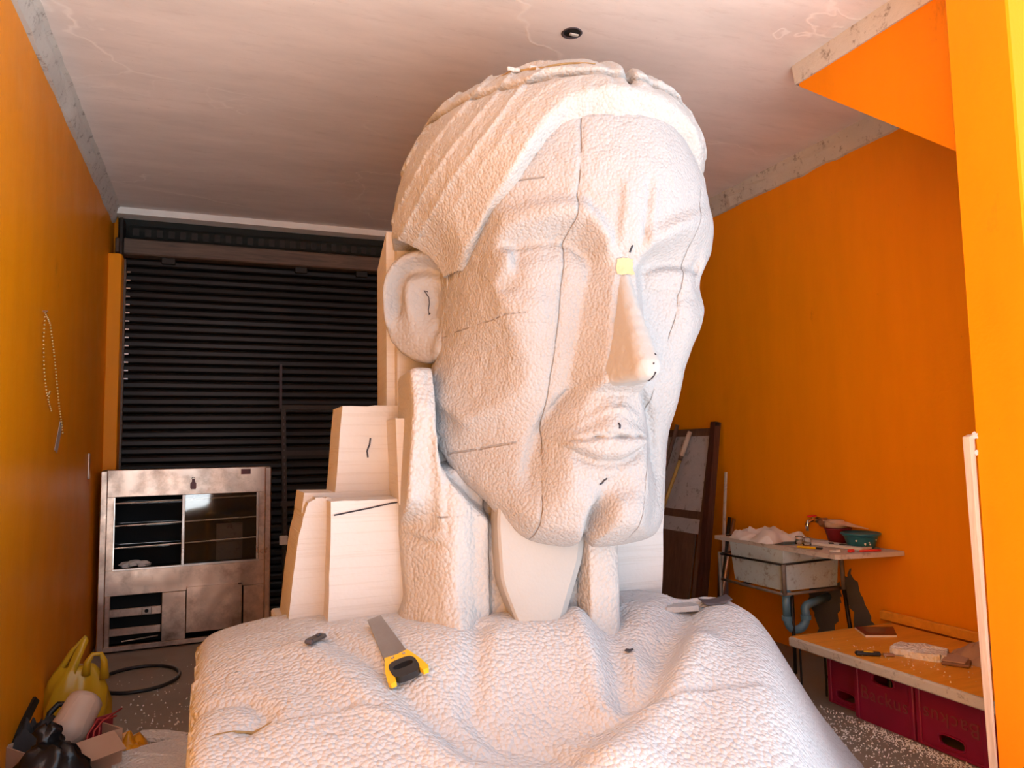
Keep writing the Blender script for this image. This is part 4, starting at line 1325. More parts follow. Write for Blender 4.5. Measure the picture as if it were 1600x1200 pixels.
# iron stand
def rodp(name, pts, r=.008, mat='black_iron'): return sk_.p(name, MB().tube(pts, r, 7), M[mat], smooth=True)
cx0, cx1, cy0, cy1 = 3.70, 4.232, 4.28, 4.90
rodp('upper_ring', [(cx0, cy0, .755), (cx1, cy0 + .0, .765), (cx1, cy1 + .10, .765), (cx0 - .0, cy1 + .10, .745)], .008)
rodp('upper_ring', [(cx0, cy0, .755), (cx0, cy1 + .10, .745)], .008)
rodp('lower_ring', [(cx0, cy0, .550), (cx0, cy1 + .08, .552)], .011, 'rust_paint')
rodp('lower_ring', [(cx0, cy0, .550), (cx1, cy0, .552)], .011, 'rust_paint')
rodp('cross_bar', [(cx0, cy1 - .15, .552), (cx1, cy1 - .15, .552)], .010)
rodp('leg', [(cx0, cy1 + .09, .0), (cx0, cy1 + .09, .76)], .015, 'rust_paint')
rodp('leg', [(cx0 + .005, cy0, .755), (cx0 + .005, cy0, .55)], .016, 'rust_paint')
rodp('leg', [(cx0 + .085, cy0 + .02, .552), (cx0 + .085, cy0 + .02, 0)], .013)
rodp('leg', [(cx1 - .03, cy0 - .03, .80), (cx1 - .02, cy0 - .03, .55)], .016, 'rust_paint')
rodp('leg', [(cx1 - .02, cy0 - .03, .56), (cx1 - .01, cy0 - .10, .0)], .014)
# drain: tail pipe, trap, waste to the wall
c0 = Vector((3.755, 4.30, 0))
rodp('tail_pipe', [(3.755, 4.325, .57), (3.755, 4.325, .37)], .030, 'pipe')
pts = []
for k in range(11):
    a = math.pi + math.pi * k / 10
    pts.append((3.755 + .075 + .075 * math.cos(a), 4.325 - .02 * k / 10, .37 + .080 * math.sin(a)))
rodp('trap', pts, .030, 'pipe')
pts = [(3.905, 4.305, .37), (3.905, 4.305, .41)] + [(3.905 + .05 - .05 * math.cos(a), 4.305 + .01, .41 + .05 * math.sin(a)) for a in (.4, .8, 1.2, 1.57)] + [(4.222, 4.42, .468)]
rodp('waste_pipe', pts, .030, 'pipe')
for c_, r_ in (((3.755, 4.325, .545), .037), ((3.755, 4.325, .375), .036), ((3.905, 4.305, .372), .036)):
    sk_.p('pipe_collar', MB().lathe([(r_, -.015), (r_, .015)], c_, 14), M['pipe'])
sk_.p('clean_out', MB().lathe([(.024, -.03), (.024, .0), (.014, .0)], (3.83, 4.315, .245), 12), M['pipe'])

# tap on the wall above
tp = T('wall_tap', 'small chrome wall tap with a red handle above the stone sink', 'tap', (4.25, 4.50, 1.02))
tp.p('flange', MB().lathe([(.026, 0), (.026, .012), (.0, .012)], (0, 0, 0), 14, M=Matrix.Rotation(R(-90), 4, 'Y')).shift((4.249, 4.50, 1.02)), M['steel'])
tp.p('body', MB().tube([(4.245, 4.50, 1.02), (4.18, 4.50, 1.018), (4.15, 4.50, 1.012), (4.138, 4.50, .99), (4.135, 4.50, .945)], [.016, .016, .018, .015, .013], 10), M['chrome'], smooth=True)
tp.p('handle', MB().box((4.185, 4.50, 1.052), (.085, .02, .014), bev=.005), M['bright_red'])
tp.p('spindle', MB().tube([(4.19, 4.50, 1.02), (4.19, 4.50, 1.05)], .008, 8), M['chrome'])
tp.p('wall_plug', MB().lathe([(.034, 0), (.034, .05), (.02, .06), (0, .06)], (0, 0, 0), 12, M=Matrix.Rotation(R(-90), 4, 'Y')).shift((4.249, 4.42, 1.01)), M['brown_card'])

# things on the slab (top z = .878)
ZS_ = .878
def crumple(name, label, cat, loc, sx, sy, hgt, mat, seed, n=22, group=None, peak=None):
    rg = np.random.RandomState(seed)
    V = []; F = []
    xs_ = np.linspace(-1, 1, n)
    off = rg.rand(3) * 40
    for i, a in enumerate(xs_):
        for j, b2 in enumerate(xs_):
            r = max(abs(a), abs(b2))
            rr = 1 - .22 * float(vnoise(np.array(math.atan2(b2, a) * 1.6 + off[0]), np.array(off[1]), np.array(.3))) * r
            z = hgt * (1 - r ** 4) * (.30 + .55 * abs(float(vnoise(np.array(a * 2.2 + off[0]), np.array(b2 * 2.2 + off[1]), np.array(off[2])))) * 1.8)
            z += hgt * .45 * (1 - r ** 6) * abs(float(vnoise(np.array(a * 5 + off[0]), np.array(b2 * 5), np.array(off[1]))))
            if peak: z += hgt * peak * math.exp(-((a - .1) / .35) ** 2 - ((b2 - .1) / .35) ** 2)
            q = .92 if abs(a) > .8 and abs(b2) > .8 else 1
            V.append((a * sx / 2 * rr * q, b2 * sy / 2 * rr * q, max(z, .001)))
    for i in range(n - 1):
        for j in range(n - 1):
            k = i * n + j
            F.append((k, k + n, k + n + 1, k + 1))
    base = len(V)
    # closed underside
    bor = [i * n for i in range(n)] + [(n - 1) * n + j for j in range(1, n)] + [i * n + n - 1 for i in range(n - 2, -1, -1)] + [j for j in range(n - 2, 0, -1)]
    V += [(V[b2][0], V[b2][1], 0) for b2 in bor]
    nb = len(bor)
    for i in range(nb):
        F.append((bor[i], base + i, base + (i + 1) % nb, bor[(i + 1) % nb]))
    F.append(tuple(base + i for i in range(nb))[::-1])
    o = build(name, MB().add(V, [f[::-1] for f in F] if False else F), mat, None, auto=50)
    o.location = loc
    return tag(o, label, cat, group)
cr = crumple('crumpled_paper', 'crumpled white paper heap on the sink slab left of the jars', 'paper', (3.93, 4.72, ZS_), .42, .52, .075, M['paper'], 4)
single('wire_hook', 'small dark wire hook on the far left corner of the sink slab', 'wire', MB().tube([(3.76, 4.98, ZS_ + .008), (3.80, 4.93, ZS_ + .012), (3.86, 4.90, ZS_ + .03), (3.88, 4.85, ZS_ + .01)], .006, 6), M['black_iron'], (3.76, 4.98, ZS_), True)
def jar(x, y, label):
    j = T('glass_jar', label, 'jar', (x, y, ZS_ + .001), group='small glass jars on the sink')
    j.p('glass', MB().lathe([(.0, .0), (.024, .0), (.030, .006), (.030, .050), (.026, .056), (.026, .062), (.022, .062), (.022, .056), (.026, .048), (.026, .010), (.0, .008)], (x, y, ZS_ + .001), 18), M['glass'], smooth=True)
    j.p('base_disc', MB().lathe([(.0, .010), (.020, .010), (.020, .018), (0, .018)], (x, y, ZS_ + .001), 14), M['paper'])
jar(3.875, 4.30, 'small clear glass jar on the sink slab, the one nearer the crumpled paper')
jar(3.865, 4.215, 'small clear glass jar on the sink slab, the one nearer the white tray')
uk = T('yellow_cutter', 'yellow snap-off cutter lying on the front edge of the sink slab', 'knife', (3.79, 4.13, ZS_))
dv = Vector((.06, -.15, 0)).normalized()
ang = math.atan2(dv.y, dv.x)
uk.p('handle', MB().box((3.785, 4.13, ZS_ + .009), (.14, .024, .014), rz=ang, bev=.005), M['yellow'])
uk.p('slider', MB().box((3.815, 4.06, ZS_ + .010), (.06, .022, .012), rz=ang, bev=.003), M['black'])
uk.p('blade', MB().box((3.75, 4.225, ZS_ + .008), (.05, .014, .0015), rz=ang), M['steel_bright'])
tr = T('white_tray', 'white shallow board with dark scraps lying across the sink slab', 'board', (4.02, 4.10, ZS_))
tr.p('board', MB().prism([(3.92, 4.36, ZS_ + .004), (3.93, 4.30, ZS_ + .004), (4.00, 3.86, ZS_ + .004), (4.13, 3.90, ZS_ + .004), (4.06, 4.36, ZS_ + .004)], (0, 0, .016)), M['paper'])
for x, y in ((4.01, 4.14), (4.03, 4.05), (4.05, 4.00)):
    tr.p('dark_scrap', MB().box((x, y, ZS_ + .023), (.05, .03, .005), rz=x * 30), M['black'])
single('red_stopper', 'red plastic stopper lying on the front right corner of the sink slab', 'stopper', MB().box((3.90, 3.855, ZS_ + .011), (.045, .03, .020), rz=.2, bev=.006), M['bright_red'], (3.90, 3.855, ZS_))
single('red_marker', 'thin red marker lying on the sink slab below the teal bowl', 'marker', MB().tube([(3.96, 3.84, ZS_ + .008), (4.10, 3.80, ZS_ + .008)], .007, 8), M['bright_red'], (4.0, 3.82, ZS_), True)
single('plastic_disc', 'small white plastic disc on the front edge of the sink slab', 'disc', MB().lathe([(.014, 0), (.014, .014), (0, .014)], (3.845, 3.91, ZS_ + .001), 12), M['paper'], (3.845, 3.91, ZS_))
single('white_stub', 'short white chalk stub lying near the front corner of the sink slab', 'chalk', MB().tube([(3.79, 3.93, ZS_ + .008), (3.83, 3.875, ZS_ + .008)], .007, 8), M['paper'], (3.8, 3.9, ZS_), True)
# bowls
rb = T('red_tub', 'dark red plastic tub on the sink slab behind the teal bowl', 'tub', (4.155, 4.22, ZS_))
c_ = (4.155, 4.22, ZS_ + .001)
rb.p('tub', MB().lathe([(.0, .0), (.060, .0), (.088, .105), (.096, .108), (.094, .114), (.083, .110), (.056, .008), (.0, .006)], c_, 28), M['red'], smooth=True)
li = T('clear_lid_box', 'clear plastic lid box with a card leaning on the red tub', 'box', (4.15, 4.22, ZS_ + .116))
li.p('lid', MB().lathe([(.0, .0), (.075, .0), (.075, .030), (.060, .040), (.056, .052), (.0, .054)], (4.155, 4.235, ZS_ + .117), 20), M['jug'], smooth=True)
li.p('card', MB().prism([(4.07, 4.15, ZS_ + .148), (4.10, 4.30, ZS_ + .160), (4.22, 4.26, ZS_ + .160), (4.235, 4.02, ZS_ + .118)], (0, 0, .004)), M['pale_wood'])
tb = T('teal_bowl', 'teal plastic bowl with a ribbed rim and white splashes on the sink slab', 'bowl', (4.135, 3.985, ZS_))
c_ = (4.125, 3.985, ZS_ + .001)
tb.p('bowl', MB().lathe([(.0, .0), (.078, .0), (.082, .004), (.108, .075), (.114, .088), (.114, .094), (.104, .090), (.076, .010), (.0, .008)], c_, 32), M['teal'], smooth=True)
tb.p('rim', MB().lathe([(.112, .080), (.128, .094), (.130, .102), (.122, .106), (.106, .096)], c_, 64, lambda a, z: 1 + .012 * math.sin(a * 32)), M['teal'], smooth=True)
rs = random.Random(2)
for k in range(7):
    a = rs.uniform(R(200), R(290)); z = rs.uniform(.02, .065)
    r_ = .083 + (z - .004) * .366
    mm = Matrix.Translation(Vector(c_) + Vector((r_ * math.cos(a), r_ * math.sin(a), z))) @ Matrix.Rotation(a, 4, 'Z') @ Matrix.Rotation(R(90), 4, 'Y')
    tb.p('splash', MB().lathe([(.005 + .003 * rs.random(), 0), (.003, .0015), (0, .0015)], (0, 0, 0), 7).xf(mm), M['paper'])

# cement patches on the wall
def patch(pts, name='cement_patch'):
    rg = random.Random(len(pts) + int(pts[0][0] * 100))
    P_ = []
    for i in range(len(pts)):
        p, q_ = Vector((0, *pts[i])), Vector((0, *pts[(i + 1) % len(pts)]))
        for k in range(6):
            v = p.lerp(q_, k / 6)
            P_.append((XR - .004, v.y + rg.uniform(-.018, .018), v.z + rg.uniform(-.018, .018)))
    return build(name, MB().prism(P_, (.006, 0, 0)), M['cement'], bpy.data.objects['wall_right'])
patch([(4.62, .58), (4.46, .55), (4.33, .58), (4.32, .42), (4.40, .20), (4.42, .02), (4.58, .02), (4.56, .25), (4.64, .40)])
patch([(4.30, .60), (4.22, .70), (4.12, .50), (4.00, .28), (4.00, .05), (4.18, .05), (4.21, .40), (4.28, .45)])

# ------------------------------------------------------------------ low table on crates
tbz = .352
tab = T('low_table', 'low orange board table with a worn pale edge resting on maroon crates', 'table', (3.8, 3.1, 0))
tab.p('board', MB().box((3.765, 3.045, tbz + .026), (.83, 1.555, .050), bev=.003), M['table_top'])
tab.p('front_edge', MB().box((3.338, 3.045, tbz + .024), (.030, 1.565, .056), bev=.008), M['concrete_edge'])
tab.p('end_edge', MB().box((3.77, 3.832, tbz + .024), (.84, .016, .052), bev=.004), M['yellow_wood'])
single('wall_batten', 'long orange wooden batten lying along the wall at the back of the low table', 'batten', MB().box((4.205, 3.30, tbz + .085), (.035, 1.25, .062), rz=.0, bev=.006), M['table_top'], (4.205, 3.30, tbz + .053))
TZ = tbz + .0515

def slot_plate(w, h_, th, slot, n=28):
    """upright plate in the local yz plane with a rounded slot; slot=(cy, cz, hw, hh)"""
    cy, cz, hw, hh = slot
    outer = []; inner = []
    for k in range(n):
        a = 2 * math.pi * k / n
        c, s = math.cos(a), math.sin(a)
        inner.append((cy + hw * math.copysign(abs(c) ** .7, c), cz + hh * math.copysign(abs(s) ** .55, s)))
        dx, dy = c * hw * 3, s * hh * 3
        tmin = 1e9
        for lim, d, o in ((w / 2, dx, cy), (-w / 2, dx, cy)):
            if abs(d) > 1e-9:
                t = (lim - o) / d
                if t > 0: tmin = min(tmin, t)
        for lim, d, o in ((h_, dy, cz), (0, dy, cz)):
            if abs(d) > 1e-9:
                t = (lim - o) / d
                if t > 0: tmin = min(tmin, t)
        outer.append((cy + dx * tmin, cz + dy * tmin))
    # snap the nearest samples to the four corners
    for cx_, cz_ in ((w / 2, 0), (w / 2, h_), (-w / 2, h_), (-w / 2, 0)):
        b2 = min(range(n), key=lambda i: (outer[i][0] - cx_) ** 2 + (outer[i][1] - cz_) ** 2)
        outer[b2] = (cx_, cz_)
    V = []; F = []
    for xx in (0, th):
        V += [(xx, y, z) for y, z in outer] + [(xx, y, z) for y, z in inner]
    for i in range(n):
        j = (i + 1) % n
        F += [(i, i + n, j + n, j), (i + 2 * n, j + 2 * n, j + 3 * n, i + 3 * n), (i, j, j + 2 * n, i + 2 * n), (i + n, i + 3 * n, j + 3 * n, j + n)]
    return MB().add(V, F)
def crate(label, x, y, length, depth, height, upside, text=True, front='long'):
    c = T('bottle_crate', label, 'crate', (x, y + length / 2, 0), group='maroon bottle crates under the low table', local=True)
    hz = .068 if upside else height - .085
    fp = c.p('front_panel', slot_plate(length, height, .012, (0, hz, .072, .026)), M['crate'])
    lip = []
    for k in range(28):
        a = 2 * math.pi * k / 28
        cc, s = math.cos(a), math.sin(a)
        lip.append((-.002, .076 * math.copysign(abs(cc) ** .7, cc), hz + .030 * math.copysign(abs(s) ** .55, s)))
    c.p('handle_lip', MB().tube(lip, .006, 6, True), M['crate'], fp)
    c.p('back_panel', slot_plate(length, height, .012, (0, hz, .072, .026)).shift((depth - .012, 0, 0)), M['crate'])
    for s in (-1, 1):
        c.p('side_panel', MB().box((depth / 2, s * (length / 2 - .006), height / 2), (depth - .004, .012, height), bev=.003), M['crate'])
        c.p('corner_rib', MB().box((-.004, s * (length / 2 - .016), height / 2), (.014, .030, height - .01), bev=.005), M['crate'], fp)
    c.p('bottom', MB().box((depth / 2, 0, height - .01 if upside else .01), (depth - .03, length - .03, .014)), M['crate'])
    c.p('rim', MB().box((-.003, 0, .012 if upside else height - .010), (.012, length - .02, .018), bev=.004), M['crate'], fp)
    if text:
        cu = bpy.data.curves.new('lettering', 'FONT')
        cu.body = 'Backus'; cu.size = .105; cu.extrude = .003; cu.align_x = 'CENTER'; cu.align_y = 'CENTER'
        cu.offset = -.0005; cu.space_character = 1.12
        tmp = bpy.data.objects.new('tmp_text', cu); COL.objects.link(tmp)
        dg = bpy.context.evaluated_depsgraph_get()
        me = bpy.data.meshes.new_from_object(tmp.evaluated_get(dg))
        bpy.data.objects.remove(tmp); bpy.data.curves.remove(cu)
        o = link('lettering', me, M['crate_text'], fp)
        # text plane: reads along -y (seen from -x), up z
        rot = Matrix(((0, 0, -1), (-1, 0, 0), (0, 1, 0))).to_4x4()
        if upside: rot = rot @ Matrix.Rotation(math.pi, 4, 'Z')
        o.matrix_local = Matrix.Translation((-.001, 0, height * (.50 if upside else .46))) @ rot
    return c
M['crate_text'] = simple('maroon_worn_letters', (.22, .05, .055), .5, 0, .5, 30)
CH_ = .345
crate('maroon bottle crate at the far end under the table, slot low, half hidden', 3.565, 3.49, .27, .38, CH_, True, False)
crate('maroon bottle crate under the table with raised lettering and a slot at the top', 3.505, 3.085, .405, .30, CH_, False)
crate('maroon bottle crate with its slot near the floor, third from the far end', 3.505, 2.67, .405, .30, CH_, True)
crate('maroon bottle crate nearest the orange pillar, mostly hidden behind it', 3.515, 2.255, .405, .30, CH_, False)
bt = T('glass_bottle', 'dark glass bottle with a pale cap seen through the crate slot', 'bottle', (3.575, 3.30, .02))
bt.p('glass', MB().lathe([(0, 0), (.034, 0), (.036, .01), (.036, .14), (.030, .175), (.016, .21), (.014, .262), (.017, .266), (.017, .276), (0, .277)], (3.575, 3.30, .022), 16), M['black'], smooth=True)
bt.p('cap', MB().lathe([(.018, .268), (.018, .284), (.014, .288), (0, .288)], (3.575, 3.30, .022), 14), M['chrome'])
ws = T('wire_stool', 'black wire stool frame standing under the far end of the low table', 'stool', (3.72, 3.95, 0))
for x, y in ((3.62, 3.84), (3.86, 3.84), (3.62, 4.06), (3.86, 4.06)):
    ws.p('leg', MB().tube([(x, y, 0), (x, y, .30)], .007, 6), M['black_iron'])
ws.p('seat_ring', MB().tube([(3.62, 3.84, .30), (3.86, 3.84, .30), (3.86, 4.06, .30), (3.62, 4.06, .30)], .008, 6, True), M['black_iron'])
ws.p('stretcher', MB().tube([(3.62, 3.84, .12), (3.74, 3.80, .14), (3.86, 3.84, .12)], .006, 6), M['black_iron'])

# things on the low table
mg = T('magazine', 'dark red glossy magazine lying at the back of the low table', 'magazine', (3.86, 3.64, TZ))
quad = [(3.735, 3.615), (3.905, 3.535), (4.06, 3.70), (3.84, 3.80)]
mg.p('pages', MB().prism([(x, y, TZ) for x, y in quad], (0, 0, .012)), M['paper'])
mg.p('cover', MB().prism([(x, y, TZ + .0122) for x, y in quad], (0, 0, .002)), M['magazine'])
mg.p('cover_print', MB().prism([(3.80, 3.66, TZ + .0144), (3.88, 3.60, TZ + .0144), (3.96, 3.67, TZ + .0144), (3.95, 3.74, TZ + .0144), (3.86, 3.76, TZ + .0144)], (0, 0, .0004)), M['brown_card'])
ck = T('cutter_knife', 'black and yellow cutter knife lying on the low table', 'knife', (3.46, 3.28, TZ))
dv = Vector((.17, -.12, 0)); ang = math.atan2(dv.y, dv.x)
ck.p('handle', MB().box((3.425, 3.305, TZ + .013), (.135, .034, .022), rz=ang, bev=.007), M['black'])
ck.p('insert', MB().box((3.425, 3.300, TZ + .0235), (.05, .016, .005), rz=ang, bev=.002), M['yellow'])
ck.p('nose_piece', MB().box((3.512, 3.243, TZ + .011), (.06, .022, .016), rz=ang, bev=.004), M['steel'])
ck.p('blade', MB().box((3.555, 3.213, TZ + .010), (.05, .013, .0016), rz=ang), M['saw_steel'])
offcut('foam_offcut', 'flat pinkish-white foam offcut lying on the low table beside the brown wallet', (3.70, 3.20, TZ), .23, .30, .040, .45, M['foam_white'], 'foam', 9, n=18)
wl = T('wallet', 'flat brown folded wallet on the low table next to the foam offcut', 'wallet', (3.76, 3.02, TZ))
wl.p('cover', MB().box((3.755, 3.01, TZ + .010), (.22, .13, .018), rz=.55, bev=.005), M['brown_card'])
wl.p('fold', MB().box((3.735, 3.005, TZ + .023), (.16, .11, .007), rz=.50, bev=.003), M['cardboard'])
crumple('brown_cloth', 'crumpled tan cloth heap on the low table beside the orange pillar', 'cloth', (3.98, 2.97, TZ), .40, .34, .10, M['brown_cloth'], 12, peak=.9)

# ------------------------------------------------------------------ pillar details
single('trim_5', None, None, MB().prism([(2.936, 2.214, .30), (2.945, 2.214, .05), (2.945, 2.214, 1.625), (2.913, 2.214, 1.615)], (0, .03, 0)), M['pale_wood'], (2.92, 2.22, 0), kind='structure')
lk = T('strike_plate', 'worn steel lock strike plate set into the orange pillar', 'plate', (2.938, 2.03, 1.35))
lk.p('plate', slot_plate(.05, .12, .004, (0, .06, .012, .026), 24).shift((2.936, 1.985, 1.32)), M['steel'])
lk.p('recess', MB().box((2.9395, 1.985, 1.38), (.001, .03, .06)), M['black_in'])
def chip(y, z, s, seed):
    rg = random.Random(seed)
    P_ = [(2.9385, y + s * math.cos(a) * rg.uniform(.5, 1.1), z + s * 1.2 * math.sin(a) * rg.uniform(.5, 1.1)) for a in [2 * math.pi * k / 14 for k in range(14)]]
    build('paint_chip', MB().prism(P_, (.002, 0, 0)), M['chip'], bpy.data.objects['wall_front'])
M['chip'] = simple('bare_plaster', (.62, .62, .64), .85, 0, .2, 20, .3, 40)
for y, z, s, sd in ((2.02, .74, .045, 1), (2.045, .66, .018, 2), (2.055, .615, .022, 3), (2.00, .50, .05, 4), (2.02, .36, .05, 5), (1.97, .45, .03, 6), (2.208, 1.62, .018, 7), (2.206, 1.55, .012, 8)): chip(y, z, s, sd)

# ------------------------------------------------------------------ left wall fixings
ch = T('bead_chain', 'looped brass bead chain hanging from a nail on the left orange wall', 'chain', (-.92, 4.86, 2.42))
ch.p('nail', MB().tube([(-.935, 4.86, 2.42), (-.905, 4.86, 2.42)], .007, 6), M['steel'])
def beads(pts, n):
    L_ = [0]
    for p, q_ in zip(pts[:-1], pts[1:]): L_.append(L_[-1] + math.dist(p, q_))
    out = []
    for i in range(n):
        s = L_[-1] * i / (n - 1)
        k = max(j for j in range(len(L_)) if L_[j] <= s + 1e-9); k = min(k, len(pts) - 2)
        f = (s - L_[k]) / max(L_[k + 1] - L_[k], 1e-9)
        out.append((pts[k][0] + (pts[k + 1][0] - pts[k][0]) * f, pts[k][1] + (pts[k + 1][1] - pts[k][1]) * f))
    return out
bm_ = None
bd = MB().lathe([(0, -.0065), (.0046, -.0046), (.0065, 0), (.0046, .0046), (0, .0065)], (0, 0, 0), 6)
A = beads([(4.86, 2.41), (4.84, 2.25), (4.88, 2.10), (4.93, 2.02), (4.99, 1.95), (5.06, 1.98), (5.02, 1.93), (5.12, 1.87)], 34)
B = beads([(4.86, 2.41), (5.0, 2.37), (5.14, 2.22), (5.25, 2.06), (5.36, 1.90), (5.46, 1.80), (5.50, 1.75)], 44)
mb = MB()
first = None
for y, z in A + B:
    if first is None:
        first = ch.p('bead', MB().add(bd.v, bd.f).shift((-.918 , 4.86, 2.42)), M['bead'], smooth=True)
        first.location = (0, y - 4.86, z - 2.42)
    else:
        c = first.copy(); COL.objects.link(c); c.parent = ch.o
        c.location = (0, y - 4.86, z - 2.42)
single('tape_strip', 'clear packing tape strip stuck to the left wall below the chain', 'tape', MB().prism([(-.927, 5.30, 1.64), (-.927, 5.38, 1.62), (-.927, 5.52, 1.80), (-.927, 5.44, 1.82)], (.003, 0, 0)), M['white_tape'], (-.927, 5.4, 1.7))
single('wall_hasp', 'narrow rusty steel hasp screwed to the left wall above the cabinet', 'hasp', MB().box((-.922, 6.62, 1.52), (.014, .035, .20), bev=.004), M['steel'], (-.922, 6.62, 1.42))

# ------------------------------------------------------------------ left floor clutter
hs_ = []
for k in range(40):
    a = R(-200) + R(400) * k / 39
    hs_.append((-.50 + .27 * math.cos(a), 6.10 + .33 * math.sin(a), .013 + (.02 if k > 34 else 0)))
single('black_hose', 'black rubber hose looped on the floor in front of the steel cabinet', 'hose', MB().tube(hs_, .013, 8), M['black'], (-.50, 6.10, 0), True)
# yellow carrier bag
yb = T('carrier_bag', 'standing yellow plastic carrier bag with knotted handles beside the left wall', 'bag', (-.72, 5.42, 0))
def bagshape(prof, c, n, wob, lean=(0, 0), sy=.6):
    V = []; F = []
    for (r, z) in prof:
        for j in range(n):
            a = 2 * math.pi * j / n
            w = wob(a, z)
            V.append((c[0] + r * w * math.cos(a) + lean[0] * z, c[1] + r * sy * w * math.sin(a) + lean[1] * z, c[2] + z + .01 * math.sin(5 * a + 9 * z)))
    k = len(prof)
    for i in range(k - 1):
        for j in range(n):
            j2 = (j + 1) % n
            F.append((i * n + j, i * n + j2, (i + 1) * n + j2, (i + 1) * n + j))
    F.append(tuple(range(n))[::-1])
    F.append(tuple((k - 1) * n + j for j in range(n)))
    return MB().add(V, F)
yb.p('body', bagshape([(.19, .0), (.215, .03), (.215, .12), (.195, .22), (.165, .30), (.13, .36), (.10, .40)], (-.70, 5.42, .0), 40, lambda a, z: 1 + .06 * math.sin(3 * a + z * 5) + .075 * math.sin(7 * a - z * 11) + .045 * math.sin(13 * a + z * 20), (.02, 0)), M['yellow_bag'], smooth=True)
yb.p('handle', MB().add([(-.84, 5.40, .26), (-.76, 5.36, .33), (-.70, 5.37, .50), (-.655, 5.37, .585), (-.625, 5.37, .60), (-.615, 5.38, .57), (-.66, 5.36, .44), (-.70, 5.345, .30), (-.80, 5.35, .18)], [(0, 1, 8), (1, 7, 8), (1, 2, 6, 7), (2, 3, 6), (3, 5, 6), (3, 4, 5)]), M['yellow_bag'], smooth=True)
yb.o.children[-1].modifiers.new('thickness', 'SOLIDIFY').thickness = .006
yb.p('handle', MB().tube([(-.625, 5.36, .34), (-.615, 5.36, .43), (-.585, 5.37, .475), (-.535, 5.38, .47), (-.515, 5.38, .42), (-.510, 5.38, .30)], [.03, .022, .016, .016, .022, .032], 10), M['yellow_bag'], smooth=True)
yb.p('handle_strap', MB().tube([(-.86, 5.42, .20), (-.80, 5.42, .36), (-.72, 5.42, .50), (-.635, 5.40, .595)], [.03, .024, .016, .012], 8), M['yellow_bag'], smooth=True)
yb.o.scale = (.86, .86, .86)
yb.o.location += Vector((-.075, -.13, 0))
_n0 = set(bpy.data.objects)
# cardboard box with its contents
bx_ = T('cardboard_box', 'open tan cardboard box of scraps on the floor by the left wall', 'box', (-.66, 4.72, 0), R(38), local=True)
for nm, c, s in (('side', (0, -.145, .10), (.42, .008, .20)), ('side', (0, .145, .10), (.42, .008, .20)), ('side', (-.21, 0, .10), (.008, .29, .20)), ('side', (.21, 0, .10), (.008, .29, .20)), ('bottom', (0, 0, .006), (.42, .29, .008))):
    bx_.p(nm, MB().box(c, s), M['cardboard'])
bx_.p('flap', MB().box((-.02, -.21, .17), (.36, .13, .006), rx=R(32)), M['cardboard'])
jg = T('plastic_jug', 'dusty translucent plastic jug lying in the cardboard box', 'jug', (-.66, 4.80, .16))
Mj = Matrix.Translation((-.655, 4.78, .20)) @ Matrix.Rotation(R(-52), 4, 'X') @ Matrix.Rotation(R(18), 4, 'Y')
jg.p('body', MB().lathe([(.0, .20), (.06, .20), (.085, .185), (.09, .15), (.09, .02), (.085, -.02), (.05, -.055), (.032, -.07)], (0, 0, 0), 22, lambda a, z: 1 + .03 * math.sin(a * 4 + z * 30)).xf(Mj), M['jug'], smooth=True)
jg.p('neck', MB().lathe([(.034, -.065), (.034, -.085), (.038, -.09), (.038, -.10), (.024, -.10), (.024, -.08)], (0, 0, 0), 18).xf(Mj), M['paper'], smooth=True)
for k, (dx, dy) in enumerate(((0, 0), (.03, -.02), (.05, .03))):
    single('red_wire', ['thin red wire in the cardboard box, leftmost of the three', 'thin red wire in the cardboard box, middle one of the three', 'thin red wire in the cardboard box, rightmost of the three'][k], 'wire', MB().tube([(-.56 + dx, 4.66 + dy, .10), (-.555 + dx, 4.70 + dy, .20 + .02 * k), (-.52 + dx, 4.76 + dy, .25), (-.47 + dx, 4.82 + dy, .225 + .02 * k)], .005, 6), M['wire_red'], (-.56, 4.66, .10), True, group='red wires in the cardboard box')
single('red_pad', 'dark red flat pad standing inside the cardboard box', 'pad', MB().box((-.535, 4.86, .155), (.17, .02, .15), rz=R(38), bev=.005), M['red'], (-.54, 4.86, .08))
# black bag slumped over the front of the box
bb = T('black_bag', 'shiny black plastic bag slumped over the front of the cardboard box', 'bag', (-.70, 4.52, 0))
bb.p('body', bagshape([(.13, .0), (.155, .03), (.165, .09), (.15, .15), (.12, .20), (.10, .235), (.06, .25)], (-.675, 4.47, 0), 40, lambda a, z: 1 + .09 * math.sin(4 * a + z * 22) + .08 * math.sin(9 * a - z * 30) + .05 * math.sin(15 * a + z * 55), (0, 0), .55), M['black_bag'], smooth=True)
bb.p('knot', bagshape([(.05, .0), (.06, .03), (.045, .06), (.06, .09), (.02, .11)], (-.70, 4.55, .21), 20, lambda a, z: 1 + .2 * math.sin(3 * a + z * 40), (0, 0), .8), M['black_bag'], smooth=True)
# dark rags and strap left of the box
crumple('dark_rag', 'heap of dark charcoal cloth between the box and the left wall', 'cloth', (-.80, 4.86, .10), .22, .34, .16, M['cloth_dark'], 21, peak=.3)
single('black_strap', 'black rubber strap bent in an arch above the cardboard box', 'strap', MB().tube([(-.78, 4.92, .19), (-.765, 4.94, .26), (-.73, 4.96, .295), (-.69, 4.96, .29), (-.665, 4.93, .25), (-.665, 4.88, .17)], .016, 8), M['black'], (-.78, 4.92, .16), True)
single('metal_bar', 'dark flat bar propped against the left wall above the dark cloth', 'bar', MB().prism([(-.915, 4.70, .16), (-.895, 4.70, .13), (-.865, 5.16, .27), (-.885, 5.16, .295)], (.012, 0, .0)), M['black_iron'], (-.9, 4.8, .13))
for o in set(bpy.data.objects) - _n0:
    if o.parent is None: o.location += Vector((-.03, -.27, 0))
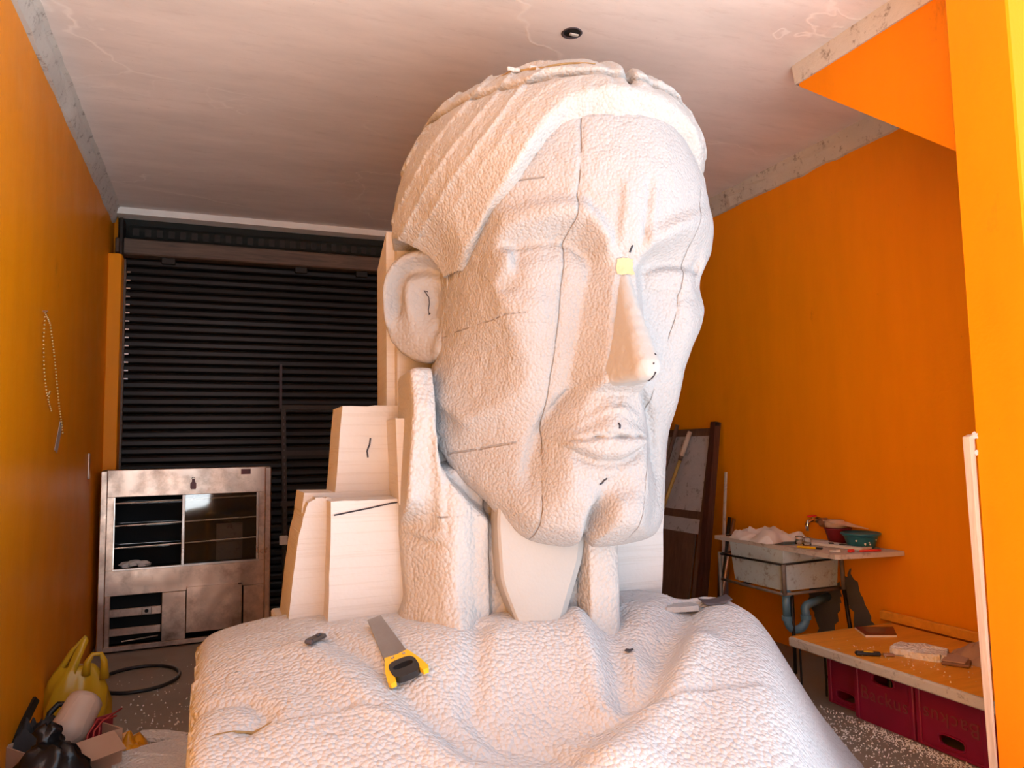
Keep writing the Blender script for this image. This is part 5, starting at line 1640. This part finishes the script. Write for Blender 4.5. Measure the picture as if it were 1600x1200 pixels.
# orange film scrap and foam sheets on the floor
crumple('orange_film', 'crumpled orange plastic film on the floor right of the cardboard box', 'film', (-.455, 4.72, .0), .22, .26, .085, M['orange_film'], 31)
offcut('foam_sheet', 'large torn white foam sheet on the floor left of the bust', (-.16, 4.42, .0), .62, .58, .035, .25, M['foam_white'], 'foam', 3, n=22)
offcut('foam_sheet', 'long narrow foam shard on the floor pointing at the orange film', (-.27, 4.83, .002), .34, .12, .022, -.55, M['foam_white'], 'foam', 8, n=16)

# ------------------------------------------------------------------ foam crumbs
def crumbs(name, label, spots, parent=None, zfun=None, seed=1):
    rg = random.Random(seed)
    V = []; F = []
    for (cx, cy, sx, sy, n, s0, s1) in spots:
        for _ in range(n):
            x, y = rg.gauss(cx, sx), rg.gauss(cy, sy)
            z = zfun(x, y) if zfun else 0.0
            if z is None: continue
            s = rg.uniform(s0, s1)
            b0 = len(V)
            pts = [(s, 0, 0), (-s * .6, s * .8, 0), (-s * .5, -s * .9, 0), (0, 0, s * rg.uniform(.8, 1.6))]
            a = rg.uniform(0, 6.3)
            for px, py, pz in pts:
                V.append((x + px * math.cos(a) - py * math.sin(a), y + px * math.sin(a) + py * math.cos(a), z + pz + .001))
            F += [(b0, b0 + 1, b0 + 3), (b0 + 1, b0 + 2, b0 + 3), (b0 + 2, b0, b0 + 3), (b0, b0 + 2, b0 + 1)]
    o = build(name, MB().add(V, F), M['paper'], None)
    return tag(o, label, 'crumbs', kind='stuff')
def okf(x, y):
    return 0.0 if (x > 2.75 or y > 3.9) and x < 3.49 and x > -.9 else None
okl = lambda x, y: okf(x, y) if y > 3.9 and x < 1.2 else None
okr = lambda x, y: okf(x, y) if x > 2.75 else None
crumbs('foam_crumbs', 'white foam crumbs on the floor in front of the maroon crates', [(3.1, 2.95, .16, .35, 220, .002, .007), (3.30, 3.2, .10, .35, 420, .002, .006), (3.44, 2.9, .035, .4, 1100, .002, .007), (3.15, 3.5, .10, .25, 500, .003, .008)], zfun=okr, seed=5)
crumbs('foam_crumbs', 'sparse white foam crumbs on the brown floor left of the bust', [(-.25, 5.1, .25, .4, 170, .003, .008), (-.2, 5.9, .3, .5, 80, .003, .007), (.1, 4.7, .2, .3, 120, .003, .009)], zfun=okl, seed=9)
crumbs('table_crumbs', 'tiny white foam crumbs on the low table top', [(3.6, 3.15, .12, .25, 60, .002, .005), (3.45, 3.3, .06, .2, 40, .002, .004)], zfun=lambda x, y: TZ if 3.36 < x < 4.1 and 2.4 < y < 3.7 else None, seed=6)
